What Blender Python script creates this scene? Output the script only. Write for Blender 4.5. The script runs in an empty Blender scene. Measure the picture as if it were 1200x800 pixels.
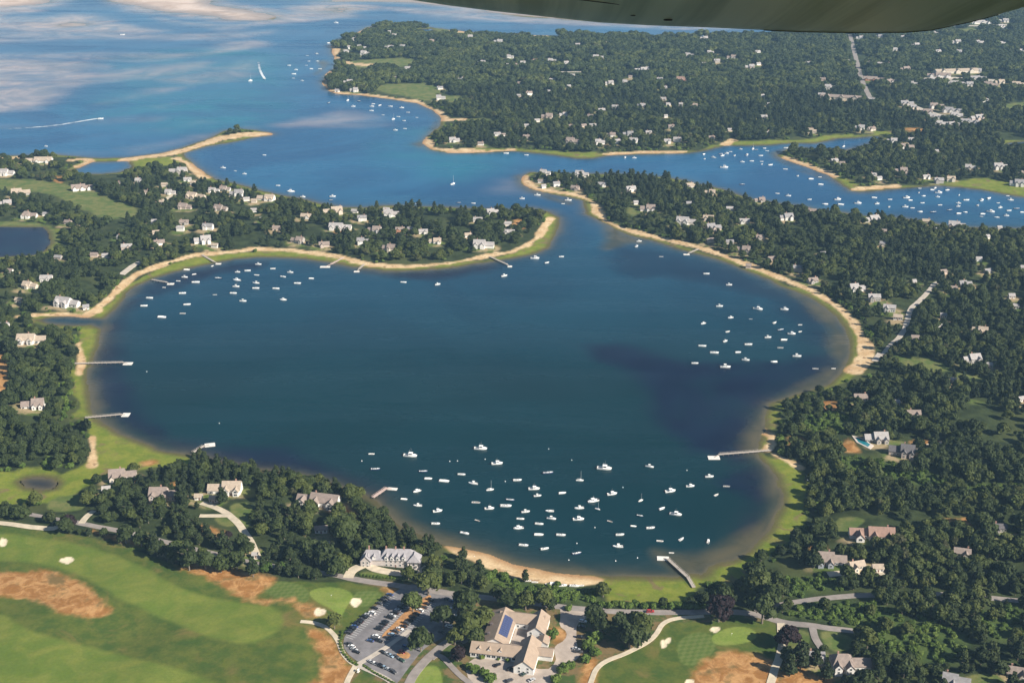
import bpy, bmesh, math, random
import numpy as np
from mathutils import Vector, Matrix
R = math.radians
random.seed(7)
RNG = np.random.default_rng(11)
C = bpy.context.scene.collection
SC = bpy.context.scene

# ------------------------------------------------------------------ camera
H = 450.0            # flying height above the water, metres
F = 1500.0           # focal length in photo pixels (photo 1200 x 800)
PITCH = math.atan(600.0 / F)
CP, SP = math.cos(PITCH), math.sin(PITCH)
cam_d = bpy.data.cameras.new('camera')
cam = bpy.data.objects.new('camera', cam_d)
C.objects.link(cam)
cam.location = (0, 0, H)
cam.rotation_euler = (math.pi / 2 - PITCH, 0, 0)
cam_d.sensor_width = 36.0
cam_d.lens = 36.0 * F / 1200.0
cam_d.clip_start = 0.1
cam_d.clip_end = 60000
SC.camera = cam

# ------------------------------------------------------------------ sky, sun, exposure
SUN_EL = R(33)
SUN_AZ = R(122)       # clockwise from +Y (straight ahead): the sun stands to the right and a little behind
w = bpy.data.worlds.new('World')
SC.world = w
w.use_nodes = True
nt = w.node_tree
bg = nt.nodes['Background']
sky = nt.nodes.new('ShaderNodeTexSky')
sky.sky_type = 'NISHITA'
sky.sun_disc = False
sky.sun_elevation = SUN_EL
sky.sun_rotation = SUN_AZ
sky.altitude = 100
sky.air_density = 1.0
sky.dust_density = 0.6
sky.ozone_density = 2.0
nt.links.new(sky.outputs[0], bg.inputs[0])
bg.inputs[1].default_value = 0.05
sd_ = bpy.data.lights.new('sun', 'SUN')
sun = bpy.data.objects.new('sun', sd_)
C.objects.link(sun)
sd_.energy = 5.0
sd_.angle = R(0.53)
sd_.color = (1.0, 0.92, 0.80)
sv = Vector((math.sin(SUN_AZ) * math.cos(SUN_EL), math.cos(SUN_AZ) * math.cos(SUN_EL), math.sin(SUN_EL)))
sun.rotation_euler = sv.to_track_quat('Z', 'Y').to_euler()
sun.location = (0, 0, 2000)
SC.view_settings.view_transform = 'Standard'
SC.view_settings.look = 'None'
SC.view_settings.exposure = 0.92
SC.view_settings.gamma = 1.0
SC.view_settings.use_curve_mapping = False
SC.cycles.max_bounces = 6
SC.cycles.diffuse_bounces = 2
SC.cycles.glossy_bounces = 3
SC.cycles.volume_bounces = 0
HAZE_DENSITY = 5.4e-5

# ------------------------------------------------------------------ helpers: noise, polygons, projection
def hash2(ix, iy, s):
    n = (ix.astype(np.int64) * 374761393 + iy.astype(np.int64) * 668265263 + s * 1442695041) & 0xffffffff
    n = ((n ^ (n >> 13)) * 1274126177) & 0xffffffff
    return ((n ^ (n >> 16)) & 0xffff) / 65535.0
def vnoise(x, y, scale, s=0):
    x = np.asarray(x, float) / scale; y = np.asarray(y, float) / scale
    ix, iy = np.floor(x), np.floor(y)
    fx, fy = x - ix, y - iy
    fx = fx * fx * (3 - 2 * fx); fy = fy * fy * (3 - 2 * fy)
    a, b = hash2(ix, iy, s), hash2(ix + 1, iy, s)
    c, d = hash2(ix, iy + 1, s), hash2(ix + 1, iy + 1, s)
    return (a + (b - a) * fx) * (1 - fy) + (c + (d - c) * fx) * fy
def fnoise(x, y, scale, s=0, o=3):
    t = 0; amp = 1; tot = 0
    for k in range(o):
        t = t + amp * vnoise(x, y, scale / 2 ** k, s + k * 17); tot += amp; amp *= .5
    return t / tot
def sstep(a, b, x):
    t = np.clip((x - a) / (b - a), 0, 1)
    return t * t * (3 - 2 * t)
def seg_dist(A, B, P):
    out = np.empty(len(P))
    for i in range(0, len(P), 12000):
        p = P[i:i + 12000, None, :]
        ab = B - A
        L = np.maximum((ab ** 2).sum(1), 1e-9)
        t = np.clip(((p - A) * ab).sum(2) / L, 0, 1)
        q = p - (A + t[..., None] * ab)
        out[i:i + 12000] = np.sqrt((q ** 2).sum(2).min(1))
    return out
def inside(poly, P):
    x, y = P[:, 0], P[:, 1]
    r = np.zeros(len(P), bool)
    n = len(poly)
    for i in range(n):
        x0, y0 = poly[i]; x1, y1 = poly[(i + 1) % n]
        if y0 == y1: continue
        c = ((y0 > y) != (y1 > y))
        if not c.any(): continue
        r ^= c & (x < (x1 - x0) * (y - y0) / (y1 - y0) + x0)
    return r
def sdf(poly, P, margin=80.0):
    """signed distance, positive inside; beyond margin only -margin"""
    poly = np.asarray(poly, float); P = np.asarray(P, float)
    lo, hi = poly.min(0) - margin, poly.max(0) + margin
    m = (P[:, 0] > lo[0]) & (P[:, 0] < hi[0]) & (P[:, 1] > lo[1]) & (P[:, 1] < hi[1])
    out = np.full(len(P), -margin)
    if m.any():
        Q = P[m]
        d = seg_dist(poly, np.roll(poly, -1, 0), Q)
        d[~inside(poly, Q)] *= -1
        out[m] = np.maximum(d, -margin)
    return out
def line_dist(line, P, margin=60.0):
    line = np.asarray(line, float); P = np.asarray(P, float)
    lo, hi = line.min(0) - margin, line.max(0) + margin
    m = (P[:, 0] > lo[0]) & (P[:, 0] < hi[0]) & (P[:, 1] > lo[1]) & (P[:, 1] < hi[1])
    out = np.full(len(P), margin)
    if m.any(): out[m] = seg_dist(line[:-1], line[1:], P[m])
    return out
def chaikin(p, closed=True, n=1):
    p = np.asarray(p, float)
    for _ in range(n):
        q = np.roll(p, -1, 0) if closed else p[1:]
        a = p if closed else p[:-1]
        r = np.empty((2 * len(a), 2)); r[0::2] = a * .75 + q * .25; r[1::2] = a * .25 + q * .75
        p = r if closed else np.vstack([p[:1], r, p[-1:]])
    return p
def at0(px, z=0.0):
    """photo pixels -> ground points at height z"""
    px = np.asarray(px, float).reshape(-1, 2)
    xc = (px[:, 0] - 600) / F; yc = -(px[:, 1] - 400) / F
    dy = CP + yc * SP; dz = -SP + yc * CP
    t = (z - H) / dz
    return np.stack([xc * t, dy * t], 1)
def topx(x, y, z=0.0):
    dz = z - H
    dep = y * CP - dz * SP
    up = y * SP + dz * CP
    return 600 + F * x / dep, 400 - F * up / dep
def scale_at(py):            # photo pixels per metre across the view, on the ground
    return CP * (py + 200) / H
# ------------------------------------------------------------------ the map: outlines read off the photograph, in photo pixels
NORTH_L = [(-700,184),(-200,184),(0,183),(60,181),(95,184),(120,186),(150,184.5),(190,179.5),(212,174),(235,166),(250,160),(262,153.5),(280,151),(300,153),(318,156),(320,158),(300,161),(270,167),(240,172),(214,180),(222,188),(237,200),(252,210),(275,215),(300,222),(327,228),(350,232),(367,237),(400,243),(425,243),(450,241),(487,242),(525,243),(575,245),(605,246),(622,244),(645,248)]
POND = [(655,255),(652,275),(642,291),(620,299),(600,303),(575,307),(550,310),(525,314),(500,316),(475,317.5),(450,317.5),(425,314),(405,311),(382,307),(362,304),(337,302),(300,301),(275,303),(250,308),(225,314),(200,320),(180,326),(162,334),(150,342),(140,355),(130,367),(122,374),(100,373),(80,371),(60,372),(45,375),(60,379),(85,381),(108,380),(120,385),(118,400),(110,415),(105,430),(103,450),(105,470),(110,485),(120,497),(140,507),(160,517),(185,526),(207,531),(232,535),(262,543),(300,551),(350,556),(390,566),(420,578),(440,587),(452,600),(475,620),(500,630),(517,636),(550,642),(575,648),(600,659),(625,664),(650,669),(675,672.5),(710,676),(737,677),(775,677),(800,676),(812,672),(822,674),(828,671),(832,665),(842,660),(860,655),(877,645),(888,632),(900,621),(914,597),(916,580),(910,560),(898,545),(888,535),(886,518),(896,505),(894,488),(902,473),(925,466),(950,455),(970,449),(985,437),(992,422),(997,400),(992,385),(982,372),(967,360),(950,350),(932,342),(915,335),(900,327),(880,320),(860,311),(837,303),(817,297),(797,292),(780,287),(760,281),(740,276),(725,271),(710,263),(699,257),(687,251),(686,242),(681,235),(662,230),(642,226.5),(622,222),(611,215),(611,207)]
NORTH_R = [(622,202),(650,203),(700,204),(750,205),(800,211),(850,223),(880,233),(910,238),(937,241),(962,247),(985,249),(1012,253),(1050,255),(1087,260),(1112,266),(1150,267),(1200,268),(1300,275),(1500,280),(2100,290)]
MAIN = NORTH_L + POND + NORTH_R + [(2600,1500),(-1400,1500)]
POND_GAP = None
FAR = [(430,32),(450,29),(500,31.5),(525,35),(560,39),(600,41),(675,42.5),(750,43),(850,43),(925,40),(985,30),(1060,14),(1150,2),(1230,-18),(1400,-50),(2200,-50),(2600,240),(1300,240),(1200,231),(1175,227),(1150,222),(1125,219.5),(1100,217.5),(1075,219.5),(1050,221),(1025,224),(1007,225),(997,224),(982,213),(970,205),(957,200),(937,193),(920,187),(911,183),(917,177),(930,172.5),(960,175),(985,177),(1010,172),(1035,164),(1030,160),(1005,161),(980,163),(955,168),(925,168),(900,170),(875,170.5),(850,171),(825,177),(800,180),(775,180.5),(750,180.5),(712,182.5),(695,186),(675,186),(650,182),(625,179),(600,177),(562,179.5),(525,179.5),(505,175.5),(495,168),(500,160),(510,152),(517,146),(517,139),(507,129),(487,121),(460,117),(425,112),(395,110.5),(384,106),(377,97),(381,88),(391,80),(394,72),(389,62),(388,54),(398,46),(418,39)]
BARS = [[(-300,-12),(75,-4),(70,4),(35,14),(-40,17),(-300,14)], [(48,29),(62,22),(82,18.5),(100,18),(114,23),(125,30),(105,34),(70,34),(50,33)],
        [(110,-20),(135,2),(160,10),(178,15),(240,22),(272,25),(300,24),(312,20),(300,13),(262,8),(240,0),(240,-20)], [(357,9),(400,6),(433,9),(434,12),(400,14),(365,12)],
        [(380,3),(430,2),(480,4),(600,16),(700,24),(780,29),(850,31.5),(860,29),(780,22),(700,12),(600,2),(500,-20),(440,-8)]]
PONDS = [[(-300,262),(0,266),(50,266.5),(56,272),(59,285),(52,294),(38,299),(0,301),(-300,303)], [(23,564),(32,560),(48,559),(62,561),(68,566),(64,572),(50,574),(30,571)],
         [(108,190),(150,189),(155,196),(140,202),(120,204),(95,204),(80,202),(92,197)], [(1180,168),(1200,166),(1260,168),(1250,172),(1190,172)], [(488,34.5),(505,34),(512,38),(495,40),(486,38)]]
SANDLINES = [  # path of the beach, half width in metres
 ([(25,371),(50,369),(75,368),(97,372),(110,365),(127,350),(142,335),(160,322),(175,316),(200,307),(225,299.5),(250,297),(300,292),(337,292.5),(375,297),(400,301),(417,306),(437,310.5),(475,313),(500,311),(525,309),(550,304),(575,299),(600,295),(615,289),(632,277),(637,267),(640,260),(645,256)], 6.5),
 ([(613,206),(616,212),(622,218),(632,222),(662,226),(682,230.5),(695,237),(698,247),(710,259),(725,266),(745,272),(775,279.5),(800,285),(825,292),(850,300),(875,310),(900,319.5),(925,329.5),(950,340),(967,350),(985,362),(1000,377),(1008,392),(1015,403),(1014,416),(1009,427),(1000,434)], 7.0),
 ([(92,402),(96,420),(93,438)], 3.2), ([(108,512),(110,530),(108,545)], 3.4), ([(893,505),(903,510),(907,520),(900,527)], 7.0),
 ([(905,531),(925,541),(938,548)], 3.0),
 ([(207,186),(222,192),(234,203),(240,208)], 9.0), ([(150,186.5),(190,181),(212,176.5),(235,170),(255,163),(285,157),(318,157.5)], 16.0), ([(85,188),(98,187),(104,190),(97,195)], 12.0), ([(0,184.5),(18,185)], 12.0),
 ([(419,38),(440,31)], 14.0), ([(389,54),(390,64),(397,72),(410,76),(435,76)], 16.0), ([(394,80),(383,88),(379,97),(385,105),(396,109.5),(425,111),(460,116),(487,120),(503,127),(514,136),(522,141),(540,140)], 13.0),
 ([(498,162),(499,169),(508,174),(530,177.5),(565,177)], 11.0), ([(565,178),(600,176)], 8.0), ([(712,181),(750,179),(800,178)], 7.0), ([(600,40.5),(560,38.5),(535,36.5)], 25.0), ([(600,40.7),(640,41.5)], 18.0),
 ([(921,185),(940,192),(958,199),(975,207)], 10.0), ([(1003,222),(1025,220),(1050,218)], 9.0), ([(850,169.5),(858,164)], 9.0),
]
BEACH = [(516,637),(550,642),(575,648),(600,659),(650,669),(712,676),(704,684),(680,686.5),(645,684),(612,680),(588,672),(566,664),(552,656),(528,648)]
MARSH = [
 [(160,334),(180,326),(200,320),(250,308),(300,301),(362,304),(405,311),(440,316),(437,311),(400,302),(375,298),(337,294),(300,294),(250,299),(225,302),(200,310),(178,319)],
 [(120,372),(128,367),(150,342),(162,334),(155,330),(140,342),(128,355),(112,366),(97,374)],
 [(655,255),(652,275),(642,291),(615,299),(600,303),(590,301),(610,293),(628,282),(636,270),(640,257),(625,247),(645,247)],
 [(88,384),(121,383),(118,402),(105,430),(103,460),(110,485),(140,508),(185,527),(235,536),(235,545),(205,545),(175,548),(140,556),(118,565),(100,572),(75,585),(50,590),(-100,592),(-100,545),(0,548),(40,566),(70,556),(100,545),(112,530),(104,508),(96,480),(87,455),(92,430),(97,410)],
 [(700,677),(712,676.5),(812,671),(815,690),(812,702),(780,708),(715,710),(702,692)],
 [(834,664),(860,655),(885,640),(886,660),(870,680),(855,690),(838,684)],
 [(897,540),(912,537),(925,543),(944,552),(947,575),(946,602),(936,628),(912,645),(890,655),(880,647),(892,630),(914,597),(917,580),(911,560)],
 [(894,488),(902,473),(914,468),(916,480),(910,500),(900,503)],
 [(970,449),(985,437),(992,422),(998,402),(1003,405),(1007,425),(996,437),(975,452)],
 [(700,258),(720,270),(760,281),(820,298),(880,320),(950,350),(990,380),(997,385),(975,362),(930,338),(860,309),(800,288),(740,274),(705,259)],
 [(686,243),(684,236),(690,236),(698,240),(712,254),(708,262),(698,256)],
 [(505,176),(530,179),(600,176.5),(650,181),(690,186),(712,182),(700,178),(680,179),(640,176.5),(600,174)],
 [(850,171),(925,168),(960,167),(1000,160),(1000,157),(960,159),(955,163),(900,165),(855,166)],
 [(1022,157),(1060,158),(1062,155),(1025,153.5)],
 [(912,181),(922,174),(930,174),(922,181),(918,186)],
 [(1100,217),(1150,221),(1200,230),(1300,240),(1300,228),(1200,219),(1180,213),(1150,208),(1130,211)],
 [(982,213),(1000,224),(1012,220),(1003,214),(985,206),(975,207)],
 [(95,190),(105,186),(150,185.5),(205,184),(215,188),(200,195),(160,197),(150,188.5),(110,189)],
]
FIELDS = [
 [(440,100),(470,98),(505,97),(520,108),(512,119),(490,117),(475,113),(443,108)], [(510,112),(545,113),(560,117),(520,121)], [(400,73),(437,69),(490,68),(485,77),(440,80),(410,80)], [(545,140),(575,139),(575,143),(548,143)],
 [(-100,210),(0,210),(50,211),(90,218),(125,230),(170,247),(152,257),(125,257),(88,242),(62,227),(0,222),(-100,222)], [(-100,256),(30,260),(56,262),(68,272),(70,288),(61,292),(60,272),(30,265),(-100,262)],
 [(1172,122),(1230,117),(1230,128),(1175,129)], [(1115,36),(1145,32),(1150,36),(1120,40)], [(505,33),(535,35),(560,38),(545,41),(512,40)], [(620,42),(665,43),(660,46),(630,46)],
 [(1040,416),(1075,418),(1110,427),(1115,436),(1080,434),(1048,428)], [(1118,436),(1155,441),(1158,448),(1125,446)], [(1130,467),(1158,470),(1155,475),(1132,472)],
 [(750,241),(735,240),(733,250),(745,254)], [(788,262),(800,266),(792,268)], [(1022,331),(1033,335),(1026,343),(1016,340)],
]
LAWNS = [
 [(978,607),(1003,605),(1015,609),(1008,614),(995,628),(974,627)], [(268,590),(296,588),(297,612),(287,618),(272,603)], [(247,606),(268,605),(278,615),(262,617)], [(58,583),(100,577),(102,596),(78,600),(55,598)],
 [(958,741),(972,738),(1000,745),(1000,760),(972,764)], [(915,738),(948,737),(950,756),(930,772),(918,765)], [(1130,792),(1165,788),(1180,800),(1180,860),(1130,860)], [(1040,515),(1062,517),(1060,522),(1040,522)], [(424,669),(474,675),(474,679),(420,674)],
 [(280,575),(298,570),(305,580),(290,584)],
]
SOIL = [  # dry orange grass and bare earth
 [(-60,671),(0,670),(35,669),(62,668),(80,676),(96,682),(105,692),(118,702),(130,715),(118,722),(98,725),(78,722),(60,711),(40,702),(0,697),(-60,697)],
 [(207,660),(240,661),(270,666),(300,672),(325,676),(322,682),(304,692),(300,700),(282,703),(270,692),(245,677),(215,669)], [(345,707),(365,707),(382,716),(376,722),(354,722)],
 [(357,735),(376,736),(388,750),(400,765),(412,782),(404,800),(380,840),(330,840),(368,800),(376,785),(382,774),(372,760)],
 [(806,800),(812,782),(832,770),(850,761),(870,763),(900,770),(914,776),(912,800),(925,850),(800,850)],
 [(445,688),(467,688),(466,695),(452,696)], [(920,765),(945,785),(985,800),(990,850),(905,850)], [(684,775),(698,768),(702,790),(690,810),(680,800)],
 [(-40,415),(8,413),(13,428),(8,445),(8,470),(-40,475)], [(955,477),(970,469),(980,470),(990,479),(970,481)], [(920,512),(945,512),(952,525),(932,529)], [(990,512),(1003,520),(1008,531),(985,528)],
 [(1088,611),(1120,606),(1142,605),(1146,612),(1125,621),(1095,618)], [(944,635),(968,634),(966,645),(955,652)], [(384,596),(400,590),(420,603),(424,625),(418,622),(410,604),(392,606)], [(165,541),(185,538),(182,545),(166,545)],
 [(195,568),(218,562),(216,570),(198,574)], [(225,612),(262,621),(262,629),(228,619)], [(172,640),(150,637),(100,622),(110,620),(160,633)], [(395,264),(405,268),(402,275),(390,273)], [(1062,150),(1088,150),(1086,155),(1060,154)],
 [(640,733),(662,737),(661,752),(645,754),(648,745)], [(1067,515),(1108,517),(1106,521),(1066,521)], [(280,703),(340,700),(345,704),(300,708)], [(62,206),(74,207),(74,215),(64,214)], [(600,257),(617,258),(616,268),(602,268)],
]
GOLF = [[(-500,612),(0,616),(55,621),(110,630),(160,645),(200,660),(260,672),(320,681),(410,682),(450,690),(452,697),(432,714),(408,738),(396,738),(404,765),(418,785),(405,800),(380,900),(-700,900)],
        [(690,800),(700,782),(730,768),(765,752),(782,729),(905,727),(916,742),(918,760),(905,800),(890,860),(670,860)], [(468,810),(482,786),(510,773),(520,782),(522,800),(522,840),(465,840)], [(410,800),(421,788),(455,801),(450,840),(405,840)]]
FAIRWAY = [[(-300,622),(0,624),(60,631),(120,645),(170,664),(200,684),(240,699),(285,706),(320,710),(334,722),(326,742),(290,756),(240,745),(200,728),(165,712),(138,700),(120,688),(98,675),(50,660),(0,656),(-300,655)],
           [(-300,712),(0,716),(25,735),(62,747),(125,762),(175,775),(225,787),(262,803),(330,860),(-500,860)]]
STRIPED = [[(305,686),(325,680),(352,684),(362,692),(362,704),(350,708),(316,698)], [(792,756),(800,747),(814,740),(833,741),(841,757),(830,770),(812,781),(797,777)], [(420,690),(450,694),(440,707),(424,711),(410,705)]]
GREENS = [[(360,694),(370,689),(390,687),(408,691),(416,700),(407,708),(400,724),(390,714),(372,706)], [(832,746),(845,738),(858,734),(876,734),(887,741),(886,748),(874,753),(852,756),(838,755)], [(472,815),(486,787),(508,777),(518,786),(519,815)], [(878,787),(890,782),(910,785),(908,800),(885,796)]]
BUNKERS = [(78,656,8,4), (4,635,5,5), (417,705,6,5.5), (375,716.5,8,4.5), (778,754,4.5,5), (783,750,3.5,3.5), (838,737,5.5,3.5), (808,799,6,4)]
SCRUB = [[(915,672),(975,676),(990,692),(920,700)], [(915,715),(980,702),(1010,706),(1060,722),(1120,735),(1150,760),(1060,745),(985,732),(920,724)], [(975,537),(1010,533),(1060,546),(1110,562),(1180,568),(1200,575),(1100,573),(1030,560),(980,550)],
         [(925,490),(985,482),(1005,490),(1003,505),(960,510),(930,503)], [(570,655),(600,680),(690,690),(705,700),(690,708),(640,700),(600,700),(575,685)], [(1130,720),(1200,705),(1230,760),(1150,750)], [(1010,735),(1060,742),(1120,750),(1150,775),(1090,780),(1045,770),(1020,755)]]
CLUB = [(400,676),(480,682),(570,698),(640,708),(700,714),(790,716),(860,716),(908,727),(918,760),(912,860),(395,860),(398,745),(432,712),(452,697),(446,690)]
LOT = [(452,700),(462,694),(478,683),(500,688),(532,692),(536,699),(541,706),(533,722),(528,738),(518,748),(508,752),(494,762),(478,783),(466,800),(462,800),(446,792),(430,779),(419,775),(408,766),(402,757),(404,743),(420,727)]
ISLANDS = [[(490,703),(497,700),(506,696),(503,706),(494,716),(484,727),(470,738),(460,745),(447,748),(449,742),(460,732),(474,717)], [(463,767),(472,762),(482,766),(478,772),(468,770)]]
CLUBPAVE = [(575,769),(606,776),(640,786),(652,775),(650,764),(650,756),(662,750),(665,740),(655,733),(657,722),(656,709),(692,712),(690,724),(676,727),(675,756),(682,762),(677,772),(664,777),(655,790),(640,805),(560,805),(545,790),(549,772)]
# roads: (name, half width m, [px], colour key)
ROADS = [
 ('road', 2.5, [(-60,594),(0,597),(30,601),(60,607),(95,613),(137,621),(165,627),(215,640),(265,652),(325,664),(350,668),(387,672),(408,677)], 'asphalt'),
 ('road', 2.8, [(408,677),(430,681),(455,684),(480,688),(520,694),(570,700),(620,705),(657,711),(690,714),(732,717),(777,717),(820,717),(860,716),(890,720),(917,729),(945,732),(972,736),(1000,739)], 'asphalt'),
 ('road', 2.6, [(885,716),(905,711),(930,705),(960,701),(990,698),(1040,697),(1090,696),(1135,697),(1175,702),(1230,705)], 'asphalt'),
 ('driveway', 2.4, [(95,613),(102,604),(110,598)], 'gravel'),
 ('path', 2.6, [(-60,608),(0,612),(35,617),(65,620),(72,612),(78,609)], 'gravel'),
 ('driveway', 2.6, [(236,589),(255,595),(269,603),(278,612),(286,622),(297,640),(303,655)], 'gravel'), ('driveway', 2.2, [(234,604),(250,604),(267,604)], 'gravel'),
 ('driveway', 3.4, [(408,677),(411,669),(420,664),(430,661),(437,666),(450,669),(465,671),(480,672)], 'gravel'), ('driveway', 3.0, [(374,637),(388,636)], 'gravel'),
 ('driveway', 3.2, [(492,676),(496,668),(502,664)], 'gravel'),
 ('path', 1.5, [(352,728),(365,729),(380,733),(391,742),(397,752),(402,766),(410,775),(417,779)], 'gravel'), ('path', 1.6, [(417,779),(411,790),(405,803),(398,830)], 'gravel'),
 ('path', 1.7, [(418,779),(430,784),(450,793),(462,801),(480,830)], 'pale'), ('path', 1.6, [(418,779),(440,766),(465,750),(480,738)], 'pale'),
 ('road', 2.8, [(474,812),(485,789),(498,774),(513,760),(528,750),(540,747),(548,752)], 'asphalt'), ('path', 1.8, [(505,772),(512,766),(520,770),(528,780),(538,790),(552,801),(580,830)], 'asphalt'),
 ('path', 1.5, [(690,806),(696,788),(703,779),(712,773),(735,765),(760,752),(770,742),(776,730),(790,724),(825,722)], 'gravel'),
 ('driveway', 2.3, [(915,730),(916,742),(917,757),(911,775),(903,800),(890,840)], 'gravel'), ('driveway', 2.2, [(952,735),(955,748),(963,760)], 'asphalt'),
 ('driveway', 3.0, [(970,673),(990,671),(1008,674),(1026,671),(1040,674),(1050,682)], 'gravel'),
 ('road', 2.6, [(1030,424),(1036,415),(1042,406),(1055,395),(1063,380),(1066,362),(1076,354),(1090,340),(1096,330),(1112,332)], 'pale'),
 ('path', 5.0, [(1028,424),(1034,414)], 'pale'), ('driveway', 3.0, [(1058,528),(1080,524),(1106,519)], 'gravel'),
 ('road', 4.5, [(996,41),(1001,60),(1006,80),(1010,95),(1018,112),(1022,118)], 'asphalt'), ('road', 3.5, [(570,85.5),(630,85),(700,84.5)], 'pale'), ('driveway', 3.5, [(208,228),(200,230),(190,236)], 'gravel'),
 ('road', 13.0, [(1086,93),(1125,92),(1165,95)], 'pale'), ('road', 8.0, [(1068,124),(1090,133),(1115,138),(1142,144)], 'pale'), ('road', 7.0, [(1100,30),(1150,31),(1185,29)], 'pale'),
 ('driveway', 3.5, [(142,322),(155,312),(172,303),(178,298)], 'pale'),
]
# ------------------------------------------------------------------ terrain height
Z_CLUB = 3.0
W_MAIN, W_FAR = at0(MAIN), at0(FAR)
W_BARS = [at0(p) for p in BARS]
W_PONDS = [at0(p) for p in PONDS]
W_CLUB = at0(CLUB, Z_CLUB)
def coast(P):
    """signed distance to the water's edge, positive on land, metres (clipped at 200)"""
    P = np.asarray(P, float)
    x, y = P[:, 0], P[:, 1]
    d = np.maximum(sdf(W_MAIN, P, 200), sdf(W_FAR, P, 200))
    d = d + (fnoise(x, y, 30, 3) - .5) * 5
    for b in W_BARS:
        d = np.maximum(d, sdf(b, P, 120) * .45 - 6 + (fnoise(x * .45 + .2 * y, y * .8, 150, 5, 5) - .55) * 120 * (sdf(b, P, 120) > -115))
    for p in W_PONDS:
        d = np.minimum(d, -sdf(p, P, 200))
    return d
def height(P, d=None):
    P = np.asarray(P, float)
    if d is None: d = coast(P)
    x, y = P[:, 0], P[:, 1]
    z = np.where(d > 0, np.minimum(d * .05, .8), np.maximum(d * .06, -3))
    z = z + 2.2 * sstep(14, 70, d) + sstep(40, 160, d) * (fnoise(x, y, 170, 21) * 3.0 - .5)
    z = z + sstep(20, 60, d) * sstep(900, 700, y) * (fnoise(x, y, 46, 33, 2) - .5) * 4.2
    k = sstep(-22, 2, sdf(W_CLUB, P, 60))
    return z * (1 - k) + Z_CLUB * k
def at(px, it=4):
    """photo pixels -> points on the ground (x, y, z)"""
    px = np.asarray(px, float).reshape(-1, 2)
    z = np.zeros(len(px))
    xc = (px[:, 0] - 600) / F; yc = -(px[:, 1] - 400) / F
    dy = CP + yc * SP; dz = -SP + yc * CP
    for _ in range(it):
        t = (z - H) / dz
        P = np.stack([xc * t, dy * t], 1)
        z = np.maximum(height(P), 0)
    t = (z - H) / dz
    return np.stack([xc * t, dy * t, z], 1)
def gpoly(p, n=1): return chaikin(at(p)[:, :2], True, n)
W_MARSH = [gpoly(p) for p in MARSH]
W_FIELD = [gpoly(p) for p in FIELDS]
W_LAWN = [gpoly(p) for p in LAWNS]
W_SOIL = [gpoly(p) for p in SOIL]
W_GOLF = [gpoly(p, 0) for p in GOLF]
W_FAIR = [gpoly(p) for p in FAIRWAY]
W_STRIPE = [gpoly(p) for p in STRIPED]
W_GREEN = [gpoly(p, 2) for p in GREENS]
W_SCRUB = [gpoly(p) for p in SCRUB]
W_BEACH = [gpoly(BEACH)]
W_SAND = [(at(l)[:, :2], h) for l, h in SANDLINES]
W_BUNK = []
for (bx, by, rx, ry) in BUNKERS:
    a = np.linspace(0, 2 * math.pi, 14, endpoint=False)
    W_BUNK.append(gpoly(np.stack([bx + rx * np.cos(a) * (1 + .18 * np.sin(2 * a + bx)), by + ry * np.sin(a) * (1 + .2 * np.cos(3 * a + by))], 1)))
ROADW = [(nm, hw, chaikin(at(l)[:, :2], False, 2), key) for nm, hw, l, key in ROADS]
W_LOT = at0(LOT, Z_CLUB); W_ISL = [at0(p, Z_CLUB) for p in ISLANDS]; W_PAVE = at0(CLUBPAVE, Z_CLUB)
WEED = [[(685,402),(730,405),(780,420),(850,428),(920,420),(975,415),(982,432),(950,450),(915,465),(892,485),(880,515),(885,540),(868,545),(830,533),(800,512),(770,492),(752,468),(758,446),(738,428),(702,416)],
        [(712,284),(760,291),(820,305),(880,326),(930,345),(968,370),(975,400),(955,405),(935,375),(900,352),(850,335),(780,325),(735,325),(710,308)],
        [(190,522),(235,540),(300,549),(390,562),(440,588),(455,592),(430,565),(390,545),(340,530),(290,528),(240,524),(200,512)], [(122,480),(150,503),(185,520),(200,512),(160,480),(140,440),(130,400),(140,370),(175,345),(150,350),(122,395),(112,440)],
        [(850,560),(890,540),(900,560),(902,600),(880,630),(870,610),(880,580)], [(160,340),(200,325),(260,312),(310,306),(310,312),(250,322),(205,336),(175,350)], [(425,316),(475,320),(525,318),(575,309),(580,313),(520,325),(470,326),(420,320)]]
SHALLOW = [[(438,583),(460,588),(490,615),(560,640),(600,656),(560,655),(500,635),(470,620),(450,605)], [(760,640),(790,650),(830,650),(880,620),(900,590),(895,560),(915,555),(920,585),(905,618),(880,645),(835,668),(810,680),(780,676),(770,660)],
           [(866,520),(890,475),(930,455),(985,425),(975,450),(905,475),(900,500),(888,540),(876,540)], [(930,338),(975,362),(998,395),(990,425),(975,418),(972,390),(950,362),(920,345)], [(676,240),(690,240),(720,268),(760,285),(735,285),(712,295),(706,290),(712,275),(695,258)],
           [(640,245),(662,256),(655,278),(640,295),(615,300),(640,280)], [(600,205),(612,203),(640,228),(680,240),(660,240),(625,228),(605,216)], [(100,430),(112,440),(118,480),(150,508),(215,530),(180,530),(120,500),(100,470)], [(125,368),(150,350),(170,335),(150,340),(120,370),(115,395),(128,390)],
           [(372,88),(390,74),(380,70),(368,72),(378,80),(366,88)], [(478,168),(496,164),(505,150),(516,140),(505,152),(512,140),(520,146),(505,160),(497,175)], [(900,180),(915,176),(915,192),(990,218),(960,206),(925,196)], [(590,662),(700,680),(760,682),(760,676),(690,668),(600,654)]]
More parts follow.
